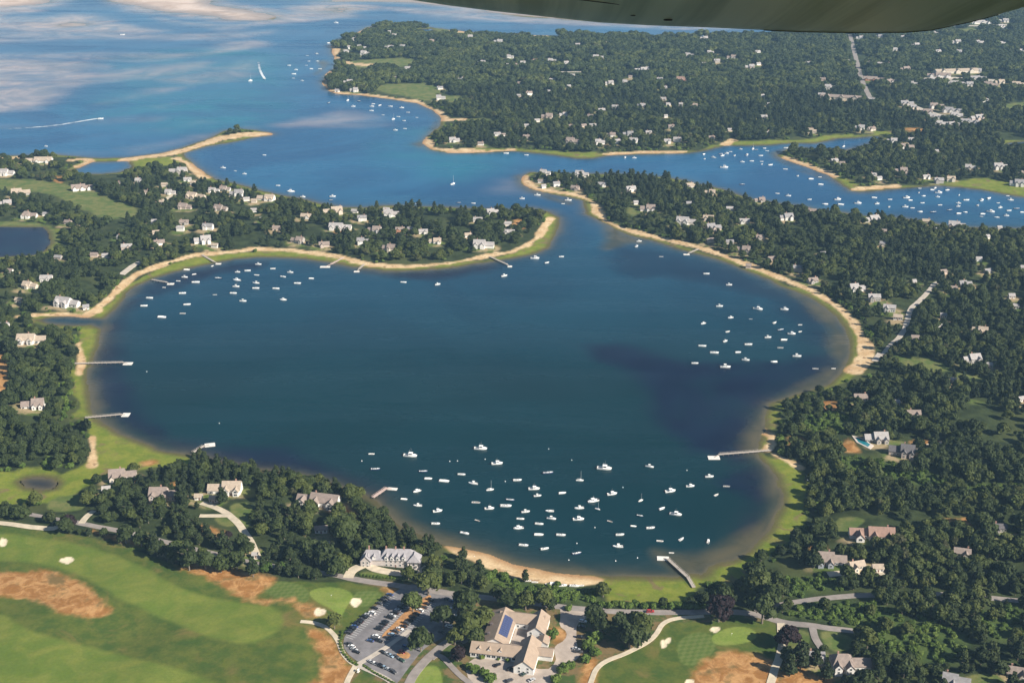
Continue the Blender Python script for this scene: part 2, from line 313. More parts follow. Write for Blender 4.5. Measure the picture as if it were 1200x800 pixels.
SHOAL = [([(-200,68),(0,68),(60,72),(110,80),(122,92),(95,105),(80,120),(60,128),(0,132),(-200,140)], .75), ([(-200,62),(0,62),(100,64),(225,63),(280,54),(300,48),(285,60),(230,68),(100,68),(-200,67)], .55), ([(95,125),(130,112),(185,103),(235,100),(190,112),(140,124)], .45),
         ([(325,147),(345,142),(375,134),(400,122),(415,130),(436,140),(425,144),(380,147)], .5), ([(150,127),(200,118),(250,115),(200,128)], .3), ([(-200,10),(60,18),(130,24),(160,34),(210,37),(120,38),(0,34),(-200,34)], .7), ([(130,-10),(180,14),(240,28),(310,24),(360,10),(440,10),(440,16),(330,30),(270,36),(220,32),(150,20)], .75),
         ([(560,55),(592,50),(600,52),(575,58)], 0), ([(430,5),(600,14),(850,33),(850,38),(700,34),(560,25),(430,12)], .6), ([(-200,40),(60,38),(170,42),(290,40),(340,28),(330,38),(250,46),(100,47),(-200,50)], .5), ([(0,84),(80,88),(180,82),(260,70),(200,88),(100,98),(0,100)], .5), ([(180,92),(260,82),(300,66),(305,80),(270,95),(210,100)], .35), ([(60,160),(160,152),(260,140),(200,155),(100,166)], .3), ([(140,173),(230,160),(300,148),(250,162),(150,183)], .4), ([(0,178),(60,177),(150,181),(60,183)], .3), ([(555,225),(600,205),(640,230),(600,228)], .35), ([(-200,150),(0,148),(120,138),(200,140),(120,150),(0,156)], .22)]
GREENISH = [[(140,60),(330,55),(340,100),(330,150),(200,160),(80,140),(120,95)], [(460,150),(560,160),(600,195),(520,215),(430,180)]]
W_WEED = [gpoly(p) for p in WEED] if False else [chaikin(at0(p)) for p in WEED]
W_SHAL = [chaikin(at0(p)) for p in SHALLOW]
W_SHOAL = [(chaikin(at0(p)), k) for p, k in SHOAL]
W_GREENISH = [chaikin(at0(p)) for p in GREENISH]

W_TREESHORE = at0([(228,522),(300,540),(380,556),(440,578),(522,628),(526,652),(470,650),(400,620),(300,590),(228,566)])
def mx(polys, P, a, b, jit=None, margin=40.0):
    out = np.zeros(len(P))
    for p in polys:
        s = sdf(p, P, margin)
        if jit is not None: s = s + jit * (s > -margin + 1)
        out = np.maximum(out, sstep(a, b, s))
    return out
def cover(P, d):
    x, y = P[:, 0], P[:, 1]
    j1 = (fnoise(x, y, 9, 41) - .5) * 5
    far = np.clip(y / 1200, .5, 3)
    c = {}
    c['marsh'] = mx(W_MARSH, P, -2, 2, j1 + (fnoise(x, y, 22, 51) - .5) * 6)
    c['field'] = np.maximum(mx(W_FIELD, P, -4, 4, j1 * 2), mx(W_LAWN, P, -1, 1, j1 * .4))
    c['soil'] = mx(W_SOIL, P, -3, 3, j1 + (fnoise(x, y, 4, 43) - .5) * 5)
    c['golf'] = mx(W_GOLF, P, -1, 1, j1 * .5)
    c['fair'] = mx(W_FAIR, P, -2.5, 2.5, j1 * .3)
    c['stripe'] = mx(W_STRIPE, P, -.6, .6)
    c['green'] = mx(W_GREEN, P, -.5, .5)
    c['bunker'] = mx(W_BUNK, P, -.4, .4)
    c['scrub'] = mx(W_SCRUB, P, -6, 6, j1 * 2)
    s = mx(W_BEACH, P, -1, 1.5, j1 * .4)
    for l, h in W_SAND:
        dl = line_dist(l, P)
        h = h * (.0 + 1.6 * fnoise(x, y, 30, 47, 3))
        s = np.maximum(s, sstep(1.5, -1.5, dl - h + j1 * .8))
    bar = np.zeros(len(P))
    for b in W_BARS: bar = np.maximum(bar, sstep(-40, -20, sdf(b, P, 60)))
    c['sand'] = np.maximum(s, bar)
    c['bar'] = bar
    c['yard'] = house_yard(P) if len(P) > 9 else np.zeros(len(P))
    c['club'] = sstep(-1, 2, sdf(W_CLUB, P, 40))
    # the salt-grass edge runs all along the water where there is no beach
    c['marsh'] = np.maximum(c['marsh'], sstep(13, 8, d + j1 + (fnoise(x, y, 28, 49, 4) - .45) * 24) * (d > 0) * .9 * (1 - sstep(-5, 5, sdf(W_TREESHORE, P, 30))))
    return c

# ------------------------------------------------------------------ materials
def new_mat(name):
    m = bpy.data.materials.new(name); m.use_nodes = True
    return m, m.node_tree, m.node_tree.nodes['Principled BSDF']
def mat(name, col, rough=.7, var=0.0, scale=1.0, metal=0.0, spec=None, obj_var=0.0):
    m, t, b = new_mat(name)
    b.inputs['Base Color'].default_value = (*col, 1)
    b.inputs['Roughness'].default_value = rough
    b.inputs['Metallic'].default_value = metal
    if spec is not None: b.inputs['Specular IOR Level'].default_value = spec
    if var > 0 or obj_var > 0:
        n = t.nodes.new('ShaderNodeTexNoise'); n.inputs['Scale'].default_value = scale; n.inputs['Detail'].default_value = 4
        g = t.nodes.new('ShaderNodeNewGeometry'); t.links.new(g.outputs['Position'], n.inputs['Vector'])
        mr = t.nodes.new('ShaderNodeMapRange'); mr.inputs[1].default_value = .3; mr.inputs[2].default_value = .7; mr.inputs[3].default_value = 1 - var; mr.inputs[4].default_value = 1 + var
        t.links.new(n.outputs['Fac'], mr.inputs[0])
        val = mr.outputs[0]
        if obj_var > 0:
            oi = t.nodes.new('ShaderNodeObjectInfo')
            m2 = t.nodes.new('ShaderNodeMapRange'); m2.inputs[3].default_value = 1 - obj_var; m2.inputs[4].default_value = 1 + obj_var
            t.links.new(oi.outputs['Random'], m2.inputs[0])
            mu = t.nodes.new('ShaderNodeMath'); mu.operation = 'MULTIPLY'
            t.links.new(val, mu.inputs[0]); t.links.new(m2.outputs[0], mu.inputs[1]); val = mu.outputs[0]
        vm = t.nodes.new('ShaderNodeVectorMath'); vm.operation = 'SCALE'; vm.inputs[0].default_value = col
        t.links.new(val, vm.inputs['Scale']); t.links.new(vm.outputs[0], b.inputs['Base Color'])
    return m
class NT:
    """small node-writing helper"""
    def __init__(s, t): s.t = t; s.g = t.nodes.new('ShaderNodeNewGeometry')
    def attr(s, n):
        a = s.t.nodes.new('ShaderNodeAttribute'); a.attribute_name = n; return a.outputs['Fac']
    def noise(s, scale, detail=3, rough=.5, vec=None, dist=0):
        n = s.t.nodes.new('ShaderNodeTexNoise'); n.inputs['Scale'].default_value = scale; n.inputs['Detail'].default_value = detail; n.inputs['Roughness'].default_value = rough; n.inputs['Distortion'].default_value = dist
        s.t.links.new(vec or s.g.outputs['Position'], n.inputs['Vector']); return n.outputs['Fac']
    def ramp(s, fac, lo, hi, a=0.0, b=1.0):
        m = s.t.nodes.new('ShaderNodeMapRange'); m.interpolation_type = 'SMOOTHSTEP'
        for i, v in ((1, lo), (2, hi), (3, a), (4, b)): m.inputs[i].default_value = v
        s.t.links.new(fac, m.inputs[0]); return m.outputs[0]
    def mix(s, fac, a, b):
        m = s.t.nodes.new('ShaderNodeMix'); m.data_type = 'RGBA'
        for sock, v in ((m.inputs['Factor'], fac), (m.inputs[6], a), (m.inputs[7], b)):
            if isinstance(v, (int, float)): sock.default_value = v
            elif isinstance(v, tuple): sock.default_value = (*v, 1)
            else: s.t.links.new(v, sock)
        return m.outputs[2]
    def math(s, op, a, b):
        m = s.t.nodes.new('ShaderNodeMath'); m.operation = op
        for i, v in enumerate((a, b)):
            if isinstance(v, (int, float)): m.inputs[i].default_value = v
            else: s.t.links.new(v, m.inputs[i])
        return m.outputs[0]

def ground_material():
    m, t, b = new_mat('ground')
    n = NT(t)
    fine, mid, big = n.noise(.55, 4, .6), n.noise(.09, 4, .6), n.noise(.018, 3)
    fl = n.mix(n.ramp(mid, .35, .65), (.018, .028, .010), (.042, .058, .020))          # forest floor and rough lawn between the trees
    fl = n.mix(n.ramp(big, .5, .68), fl, (.060, .072, .024))
    club = n.mix(n.ramp(mid, .42, .58), (.05, .085, .02), (.17, .12, .055))
    yard = n.mix(n.ramp(n.noise(.05, 4, .65), .42, .58), (.085, .125, .026), (.34, .26, .15))
    col = n.mix(n.attr('yard'), fl, yard)
    col = n.mix(n.attr('club'), col, club)
    ma = n.mix(n.ramp(mid, .3, .7), (.118, .165, .018), (.20, .215, .032))
    ma = n.mix(n.ramp(n.noise(.045, 3, .6, dist=1.2), .54, .68), ma, (.17, .135, .055))
    col = n.mix(n.attr('marsh'), col, ma)
    fi = n.mix(n.ramp(mid, .35, .65), (.085, .125, .030), (.16, .165, .055))
    col = n.mix(n.attr('field'), col, fi)
    ro = n.mix(n.ramp(mid, .32, .68), (.048, .086, .015), (.10, .118, .022))
    ro = n.mix(n.ramp(n.noise(.03, 4, .65, dist=.8), .52, .70), ro, (.15, .125, .036))
    fa = n.mix(n.ramp(n.noise(.05, 4, .55, dist=.6), .35, .65), (.100, .148, .022), (.160, .184, .034))
    # mowing bands
    wv = t.nodes.new('ShaderNodeTexWave'); wv.inputs['Scale'].default_value = .035; wv.inputs['Distortion'].default_value = 1.0; wv.inputs['Detail'].default_value = 1
    mp = t.nodes.new('ShaderNodeMapping'); mp.inputs['Rotation'].default_value = (0, 0, R(62)); t.links.new(n.g.outputs['Position'], mp.inputs['Vector']); t.links.new(mp.outputs[0], wv.inputs['Vector'])
    fa = n.mix(n.math('MULTIPLY', wv.outputs['Fac'], .28), fa, (.10, .148, .026))
    go = n.mix(n.attr('fair'), ro, fa)
    col = n.mix(n.attr('golf'), col, go)
    # criss-cross mown apron
    def wav(rot, sc):
        q = t.nodes.new('ShaderNodeTexWave'); q.inputs['Scale'].default_value = sc; q.inputs['Distortion'].default_value = .15
        p = t.nodes.new('ShaderNodeMapping'); p.inputs['Rotation'].default_value = (0, 0, R(rot)); t.links.new(n.g.outputs['Position'], p.inputs['Vector']); t.links.new(p.outputs[0], q.inputs['Vector'])
        return q.outputs['Fac']
    ch = n.math('MULTIPLY', n.math('ADD', wav(20, .085), wav(80, .085)), .5)
    col = n.mix(n.attr('stripe'), col, n.mix(n.ramp(ch, .3, .7), (.083, .125, .026), (.118, .152, .040)))
    col = n.mix(n.attr('green'), col, n.mix(n.ramp(mid, .4, .6), (.155, .215, .038), (.19, .235, .05)))
    so = n.mix(n.ramp(n.noise(.12, 5, .65, dist=.7), .38, .62), (.27, .125, .036), (.45, .25, .10))
    so = n.mix(n.ramp(n.noise(.06, 4, .6), .55, .7), so, (.17, .115, .042))
    col = n.mix(n.attr('soil'), col, so)
    sc_ = n.mix(n.ramp(mid, .35, .65), (.05, .085, .02), (.085, .12, .03))
    col = n.mix(n.math('MULTIPLY', n.attr('scrub'), .8), col, sc_)
    sa = n.mix(n.ramp(n.noise(.08, 4, .6), .35, .65), (.50, .335, .175), (.66, .50, .30))
    sa = n.mix(n.ramp(n.noise(.16, 3, .5), .56, .68), sa, (.33, .21, .11))
    sa = n.mix(n.attr('wet'), sa, (.36, .20, .09))
    sa = n.mix(n.attr('bar'), sa, n.mix(n.attr('wet'), n.mix(n.ramp(n.noise(.012, 5, .65, dist=1), .35, .65), (.46, .35, .28), (.64, .52, .44)), (.24, .22, .22)))
    col = n.mix(n.attr('sand'), col, sa)
    col = n.mix(n.attr('bunker'), col, (.70, .60, .43))
    wet = n.attr('wet')
    col = n.mix(n.math('MULTIPLY', wet, n.math('SUBTRACT', 1.0, n.attr('sand'))), col, (.085, .07, .032))
    col = n.mix(n.math('MULTIPLY', n.ramp(fine, .3, .7), .30), col, n.mix(.55, col, (.012, .016, .006)))
    t.links.new(col, b.inputs['Base Color'])
    b.inputs['Roughness'].default_value = .95
    b.inputs['Specular IOR Level'].default_value = .15
    bp = t.nodes.new('ShaderNodeBump'); bp.inputs['Distance'].default_value = .35; bp.inputs['Strength'].default_value = .5
    t.links.new(n.noise(.5, 4, .6), bp.inputs['Height']); t.links.new(bp.outputs[0], b.inputs['Normal'])
    return m
def water_material():
    m, t, b = new_mat('water')
    n = NT(t)
    big = n.noise(.004, 4, .55, dist=.4); mid = n.noise(.03, 4, .6)
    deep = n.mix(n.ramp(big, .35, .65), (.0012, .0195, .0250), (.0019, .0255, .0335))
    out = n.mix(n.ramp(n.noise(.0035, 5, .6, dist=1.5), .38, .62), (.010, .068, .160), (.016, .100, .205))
    col = n.mix(n.attr('outer'), deep, out)  # far blue also stands in for reflected sky
    col = n.mix(n.math('MULTIPLY', n.attr('greenish'), n.ramp(n.noise(.004, 4, .6, dist=1.5), .3, .65, .2, .9)), col, (.012, .135, .20))
    sh = n.mix(n.ramp(n.noise(.006, 5, .6, dist=2.0), .3, .7), (.22, .21, .22), (.52, .40, .34))
    col = n.mix(n.math('MULTIPLY', n.attr('shoal'), n.ramp(n.noise(.005, 5, .65, dist=2.5), .28, .56, .45, 1)), col, sh)
    weed = n.mix(n.ramp(mid, .35, .7), (.0014, .0055, .022), (.0026, .0100, .029))
    col = n.mix(n.math('MULTIPLY', n.attr('weed'), n.ramp(n.noise(.013, 5, .6, dist=1.5), .28, .55, .6, 1.0)), col, weed)
    sha = n.mix(n.ramp(mid, .35, .65), (.044, .046, .027), (.092, .080, .045))
    sha = n.mix(n.attr('edge'), sha, (.12, .10, .055))
    col = n.mix(n.attr('shal'), col, sha)
    mp = t.nodes.new('ShaderNodeMapping'); mp.inputs['Scale'].default_value = (.16, 1, 1); mp.inputs['Rotation'].default_value = (0, 0, R(14)); t.links.new(n.g.outputs['Position'], mp.inputs['Vector'])
    wind = n.noise(.016, 5, .62, mp.outputs[0], .5)
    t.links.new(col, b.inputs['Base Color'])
    b.inputs['Roughness'].default_value = .12
    b.inputs['IOR'].default_value = 1.333; b.inputs['Specular IOR Level'].default_value = .2
    t.links.new(n.ramp(wind, .36, .64, .07, .30), b.inputs['Roughness'])
    t.links.new(n.ramp(wind, .36, .64, .14, .30), b.inputs['Specular IOR Level'])
    bp = t.nodes.new('ShaderNodeBump'); bp.inputs['Distance'].default_value = .5; bp.inputs['Strength'].default_value = .22
    t.links.new(n.noise(.22, 4, .65), bp.inputs['Height']); t.links.new(bp.outputs[0], b.inputs['Normal'])
    return m

# ------------------------------------------------------------------ ground and water sheets
def fan_grid(rows, cols):
    """a ground sheet that is finer where it is nearer: rows and columns fan out from below the plane"""
    px = np.array([(c, r) for r in rows for c in cols], float)
    return at0(px)
def sheet(name, P, z, nr, nc, keep_face, attrs, material):
    idx = np.arange(nr * nc).reshape(nr, nc)
    q = np.stack([idx[1:, :-1], idx[1:, 1:], idx[:-1, 1:], idx[:-1, :-1]], -1).reshape(-1, 4)
    q = q[keep_face[q].any(1)]
    used = np.zeros(nr * nc, bool); used[q.ravel()] = True
    re = np.cumsum(used) - 1
    q = re[q]
    co = np.stack([P[used, 0], P[used, 1], z[used]], 1).astype(np.float32)
    me = bpy.data.meshes.new(name)
    me.vertices.add(len(co)); me.vertices.foreach_set('co', co.ravel())
    me.loops.add(q.size); me.loops.foreach_set('vertex_index', q.ravel().astype(np.int32))
    me.polygons.add(len(q)); me.polygons.foreach_set('loop_start', np.arange(0, q.size, 4, dtype=np.int32))
    me.update()
    me.polygons.foreach_set('use_smooth', np.ones(len(q), bool))
    for k, v in attrs.items():
        a = me.attributes.new(k, 'FLOAT', 'POINT'); a.data.foreach_set('value', v[used].astype(np.float32))
    me.materials.append(material)
    o = bpy.data.objects.new(name, me); C.objects.link(o)
    o['kind'] = 'structure'
    return o
def build_sheets():
    rows = np.concatenate([np.array([-185, -170, -150, -125, -100, -80, -60, -45, -34, -25, -18, -12]), np.arange(-8, 830, 1.4), np.arange(832, 960, 5), np.array([1000, 1100, 1300, 1700])])
    cols = np.concatenate([np.array([-1500, -1000, -700, -500, -380, -300]), np.arange(-250, 1452, 1.6), np.array([1500, 1600, 1750, 1950, 2250, 2700])])
    P = fan_grid(rows, cols)
    d = coast(P)
    z = height(P, d)
    c = cover(P, d)
    c['wet'] = sstep(8 + 30 * c['bar'], .5, d) * .85
    for b in W_BUNK: z -= .35 * sstep(-.5, 2, sdf(b, P, 30))
    sheet('ground', P, z, len(rows), len(cols), d > -14, c, ground_material())
    rows = np.concatenate([np.array([-185, -150, -110, -80, -55, -35, -20]), np.arange(-10, 720, 2.2), np.array([730, 760])])
    cols = np.concatenate([np.array([-1500, -900, -500, -350]), np.arange(-250, 1452, 2.6), np.array([1550, 1800, 2200, 2700])])
    P = fan_grid(rows, cols)
    d = coast(P)
    x, y = P[:, 0], P[:, 1]
    jit = (fnoise(x, y, 40, 77) - .5) * 26
    a = {}
    px, py = topx(x, y)
    wd = 5 + 5 * fnoise(x, y, 90, 81)
    a['shal'] = np.maximum(.85 * np.exp(np.minimum(d, 0) / wd), .9 * mx(W_SHAL, P, -10, 12, jit * .5))
    a['edge'] = np.exp(np.minimum(d, 0) / 4)
    a['weed'] = np.maximum(mx(W_WEED[:1] + W_WEED[2:], P, -14, 12, jit), .62 * mx(W_WEED[1:2], P, -16, 16, jit))
    so = np.zeros(len(P)); streak = (fnoise(x * .4 + .25 * y, y * .9, 120, 63, 5) - .5) * 150
    for p, k in W_SHOAL: so = np.maximum(so, k * sstep(-30, 50, sdf(p, P, 130) + streak * (py < 250)))
    for b in W_BARS: so = np.maximum(so, sstep(-90, 15, sdf(b, P, 150) + streak))
    a['shoal'] = so
    a['greenish'] = mx(W_GREENISH, P, -60, 60, jit, 100)
    a['weed'] = np.maximum(a['weed'], mx(W_PONDS[:2], P, -8, 0))
    a['outer'] = (.35 * sstep(470, 280, py) + .65 * sstep(310, 200, py)) * (1 - .85 * sstep(-20, 30, sdf(W_PONDS[0], P, 60)))  # bluer with distance: bay colour, plus painted sky reflection and haze
    a['greenish'] *= 1 - sstep(-20, 30, sdf(W_PONDS[0], P, 60))
    a['shal'] *= 1 - .8 * sstep(-20, 5, sdf(W_PONDS[0], P, 60))
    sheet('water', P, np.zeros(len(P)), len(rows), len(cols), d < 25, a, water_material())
def house_yard(P):
    k = np.zeros(len(P))
    for (hx, hy, w_, d_) in YARDS:
        front = 9 + 2.6 * hy / H; back = 9
        a, b = w_ * .5 + 7, (front + back) * .5
        m = (np.abs(P[:, 0] - hx) < a * 1.4) & (np.abs(P[:, 1] - hy) < 2.4 * b)
        if m.any():
            q = P[m]; dx, dy = (q[:, 0] - hx) / a, (q[:, 1] - hy + (front - back) * .5) / b
            k[m] = np.maximum(k[m], sstep(1.2, .75, np.sqrt(dx * dx + dy * dy) + (fnoise(q[:, 0], q[:, 1], 11, 71) - .5) * .7))
    return k

# ------------------------------------------------------------------ houses: photo pixel of the middle, width in pixels, wall, roof, (label)
HOUSES = [
 # --- between the golf course and the pond
 ('a',144.5,555.6,30,'c','b','large tan house with brown gables beside the yellow salt meadow'), ('a',125,572,9,'w','l','tiny white outbuilding in front of the tan meadow house'), ('a',192,579,30,'p','b','long pinkish house with brown roof among trees behind the golf course road'),
 ('a',264,572,38,'w','t','big white house with tan roofs at the head of the white driveway'), ('a',251,583,9,'p','t','small tan garage in front of the white house with the white driveway'), ('a',233,580,8,'w','t','small cottage at the near end of the short side driveway'),
 ('a',164,627.6,10,'g','l','low grey shed under trees at the fairway edge'), ('a',204,637,8,'c','l','pale hut half hidden by trees above the dry grass bank'), ('a',299,648,6,'w','l','little white shed at the foot of the curving driveway'),
 ('a',373.5,586,50,'w','b','large white house with three brown gables above the small pink pier'), ('a',376.5,618.5,14,'w','b','white cottage with brown roof below the three gabled white house'),
 # --- lower right wood
 ('b',1021,624,50,'w','r','long house with red brown roofs and white gables on a green lawn'), ('b',973.5,654,34,'b','b','house with brown roof and bluish wing at the end of the sandy driveway'), ('b',1003,661,18,'c','t','tan roofed barn in the middle of the sandy driveway'), ('b',1028,663.5,12,'w','t','small white garage where the sandy driveway bends'),
 ('b',1127,646,18,'p','b','pinkish cottage deep in the dark wood beyond the orange clearing'), ('b',1170,617,16,'g','d','dark roofed house beside the long orange clearing'), ('b',996,776,44,'w','b','white house with grey brown hipped roofs beside the lower golf green'), ('b',955,767,20,'g','g','grey garage at the foot of the asphalt driveway'),
 ('b',1120,796,30,'g','g','grey roofed house cut by the lower picture edge in the wood'), ('b',1192,786,24,'c','b','brown roofed house in the lowest corner of the wood'),
 ('b',1026,512,26,'g','l','long pale flat roofed house with a turquoise swimming pool'), ('b',1056,528,28,'p','d','low dark roofed house beside the swimming pool house'), ('b',1070,484,18,'g','b','grey brown cottage alone in the dark wood behind the pool house'),
 ('b',1137.7,421,24,'g','l','pale grey house at the end of the upper green meadow'), ('b',1158,427,10,'g','l',None), ('b',1117,444,7,'w','l','small white cabin between two bright green meadows'), ('b',1148,386,20,'c','t','tan house with sandy yard in the eastern wood'), ('b',1008,465,18,'p','b','brown house just inland of the orange bank'), ('b',1050,470,8,'g','l',None), ('b',1196,466,8,'w','l','bluish white house at the edge of the eastern wood'),
 # --- wood along the eastern shore
 ('c',904,302.5,10,'p','b'),('c',934,315,14,'g','g'),('c',952,328,14,'g','b'),('c',964,297,7,'w','g'),('c',1004,338,22,'w','l','wide white house behind the curve of the long beach'),('c',1024,349,16,'g','l'),('c',1042,361.5,16,'w','l'),('c',1052,371,12,'w','t'),('c',1131,332,18,'g','g'),('c',1116,339,12,'w','b'),('c',1146,303,9,'w','l'),('c',1197,313,10,'w','l'),('c',1157,317,10,'g','g'),('c',1070,329,7,'w','l'),('c',1105,318,9,'p','b'),('c',1185,346,8,'w','l'),('c',1189,358,10,'w','l'),('c',1105,369,8,'w','g'),('c',1100,380,6,'w','l'),('c',1072,395,10,'w','b'),('c',1085,396,8,'w','l'),
 ('c',1020,257,24,'g','l','broad pale roofed house on the harbour edge of the eastern wood'),('c',921,255,18,'w','g'),('c',951,247,12,'g','b'),('c',1121,265,22,'p','l','long pink grey house overlooking the moored boats'),('c',1085,259,10,'c','t'),('c',1156,277,7,'w','l'),('c',1096,268,5,'w','l'),('c',1034,285,7,'w','g'),('c',1036,270,6,'p','b'),('c',1171,266,6,'g','l'),
 ('c',639,203,14,'w','l'),('c',682,205,18,'w','l'),('c',634,212,8,'w','b'),('c',637,218,6,'w','l'),('c',652,216,9,'w','g'),('c',674,220,11,'p','b'),('c',705,216,12,'w','g'),('c',739,222,13,'w','l'),('c',759,244,20,'w','b','tall house with white gables and a lawn on the channel point'),('c',804,260,26,'w','l','wide white house on the long wooded shore'),('c',810,219,16,'w','t'),('c',830,255,14,'c','t'),('c',836,267,20,'p','g'),('c',872,259,14,'w','l'),('c',855,244,9,'w','l'),('c',890,234,14,'g','b'),('c',871,293,18,'g','b'),('c',855,283,10,'g','g'),('c',832,281,10,'p','b'),('c',891,278,12,'g','b'),('c',877,311,7,'p','b'),('c',832,225,14,'c','t'),('c',807,238,7,'w','g'),('c',745,237,6,'w','l'),
 # --- the wooded neck on the far side of the pond
 ('d',390,248,26,'c','t'),('d',416,247,9,'w','l'),('d',424.5,256,12,'w','g'),('d',453,245,8,'w','l'),('d',459,251,20,'w','l'),('d',399,266,30,'w','l','big bright white house on the wooded neck with a tan lawn'),('d',425.5,283,16,'w','g'),('d',439,270,18,'w','b'),('d',469,270,12,'r','b','reddish house among white ones on the wooded neck'),('d',481,268,8,'w','g'),('d',496,271,12,'w','l'),('d',510,282,16,'w','t'),('d',456,291,18,'c','b'),('d',560,257,12,'w','l'),('d',577,248,16,'w','l'),('d',567,287,28,'w','l','rambling white house near the tip of the wooded neck'),('d',549,275,10,'w','t'),('d',595,262,10,'w','l'),('d',597,272,14,'w','l'),('d',380,286,14,'p','b'),
 ('d',209,201,24,'g','l'),('d',220,210,10,'w','l'),('d',228,215,10,'w','t'),('d',200,225,14,'w','l'),('d',193,216,8,'c','t'),('d',251,223,14,'w','l'),('d',264,221,14,'w','b'),('d',230,230,26,'c','t'),('d',277.5,227,18,'w','g'),('d',311.7,232,24,'w','t'),('d',289,233,8,'w','l'),('d',298,235,7,'c','t'),('d',217.5,242,18,'p','b'),('d',259,244,18,'g','b'),('d',297.5,246,8,'w','l'),('d',216,260,12,'g','b'),('d',211.7,268,10,'w','l'),('d',244,266,14,'w','g'),('d',237.5,282,22,'w','l','cream white mansion above the marsh with a footbridge'),('d',252,287,9,'w','t'),('d',359,253,14,'w','t'),('d',324,267,10,'p','b'),('d',349,281,18,'g','b'),('d',187,284,14,'w','b'),('d',181,259,7,'w','l'),('d',307.5,256,6,'g','l'),
 ('e',46,188,36,'w','t','huge cream house on the outer beach of the western land'),('e',9,203,18,'w','l'),('e',96.7,220,28,'w','b'),('e',164,211,12,'w','l'),('e',138,215,10,'p','b'),('e',171.7,225,10,'w','b'),('e',188,238,10,'w','t'),('e',25,226,24,'g','t'),('e',6.7,238,16,'p','l'),('e',35,252,20,'w','b','white house with hipped brown roof beside the blue pond'),('e',80,260,10,'p','b'),('e',97,264,6,'c','t'),('e',53,250,6,'w','g'),('e',142,278,10,'w','g'),('e',149,290,14,'p','l'),('e',183,272,9,'c','t'),('e',111,298,10,'p','b'),('e',124,299,9,'w','l'),('e',12.4,317,8,'w','b'),('e',36,334,20,'c','t'),('e',55,327,16,'w','l','white house with white chimneys in the western wood'),('e',79.7,355,34,'w','l','long white house on the sandy creek'),('e',101,359,8,'w','g'),('e',22.7,351,10,'c','t'),('e',4.8,381,14,'w','l'),('e',38,398,38,'w','t','long tan white house on the western shore above the upper pier'),('e',39,473,30,'w','b','tall white house with a dark roof in the western grove'),('e',68.7,301,10,'g','g'),
 # --- the far land
 ('f',414,46,8,'w','l'),('f',409.7,56,6,'w','l'),('f',406,60,7,'w','l'),('f',428,63,12,'w','l'),('f',456,56,12,'w','l'),('f',421,54,5,'g','l'),('f',427,56,5,'w','l'),('f',471.6,55,7,'g','g'),('f',462,42,6,'w','l'),('f',456.7,38,5,'w','l'),('f',488,51,6,'g','l'),('f',506,48,6,'p','b'),('f',549.6,44,10,'w','l'),('f',546,54,6,'w','l'),('f',564.5,74,10,'w','l'),('f',542,94,12,'p','l'),('f',515.6,103,8,'w','g'),('f',516.7,115,12,'w','l'),('f',408,97,12,'c','l'),('f',395.5,106,7,'w','g'),('f',415,106,11,'w','l'),('f',478,80,8,'w','l'),('f',532.6,164,14,'w','l'),('f',563.4,168,8,'w','b'),('f',463,91,4,'p','b'),
 ('g',584,49,12,'w','l'),('g',598,67,9,'w','l'),('g',596,76,6,'w','l'),('g',603.4,76,6,'w','b'),('g',612.7,74,7,'w','l'),('g',626,72,11,'c','r'),('g',647,72,11,'g','l'),('g',665.6,75,11,'w','l'),('g',677,53,6,'w','l'),('g',708,51,6,'w','b'),('g',701,68,14,'g','l'),('g',671,88,6,'c','l'),('g',647,94,8,'g','l'),('g',608.4,97,4,'p','b'),('g',666.5,101,5,'g','l'),('g',619.7,110,9,'w','b'),('g',643,107,5,'w','l'),('g',608,112,5,'p','l'),('g',752,82,20,'w','l','long bright white building in the middle of the far wood'),('g',738.7,90,5,'p','b'),('g',714,98,11,'w','l'),('g',734,96,10,'g','l'),('g',705,129,9,'w','l'),('g',721,126,9,'g','l'),('g',660,134,11,'w','l','tall white house standing high in the far wood'),('g',691.8,136,8,'w','b'),('g',641,137,15,'p','b'),('g',629.4,141,7,'w','l'),('g',617,147,6,'w','l'),('g',684,147,7,'p','b'),('g',694.6,148,9,'g','l'),('g',667.5,148,9,'p','b'),('g',765,138,7,'w','l'),('g',583,157,9,'w','l'),('g',590,158,5,'w','b'),('g',617,161,9,'g','b'),('g',671,166,17,'g','b'),('g',703,167,13,'w','l'),('g',723.7,166,8,'w','l'),('g',742.4,165,11,'w','l'),('g',716,158,12,'w','b'),('g',736,157,14,'w','g'),('g',760,155,8,'g','l'),('g',751,124,12,'g','l'),
 ('h',808,65,12,'w','l'),('h',832.5,62,9,'g','l'),('h',825,75,6,'p','l'),('h',840,72,8,'g','l'),('h',857,68,12,'w','b'),('h',887.8,61,7,'w','l'),('h',888.7,75,6,'w','l'),('h',878.4,79,12,'p','l'),('h',912,76,9,'w','l'),('h',946.4,74,9,'w','l'),('h',799.7,94,16,'r','r','orange brown house cluster in the far wood'),('h',773,93,8,'w','g'),('h',778,103,8,'g','l'),('h',777,116,8,'p','l'),('h',783,122,6,'w','l'),('h',797,123,7,'g','l'),('h',814,123,7,'p','b'),('h',753,124,7,'g','l'),('h',780,136,5,'w','l'),('h',786.5,149,8,'g','b'),('h',782,166,9,'w','l'),('h',793.5,164,10,'w','l'),('h',855.5,152,7,'p','l'),('h',901,122,5,'w','l'),('h',893.4,112,5,'g','l'),('h',895,137,9,'g','l'),('h',902,155,8,'w','l'),('h',825,45,10,'w','l'),('h',834,161,8,'g','b'),
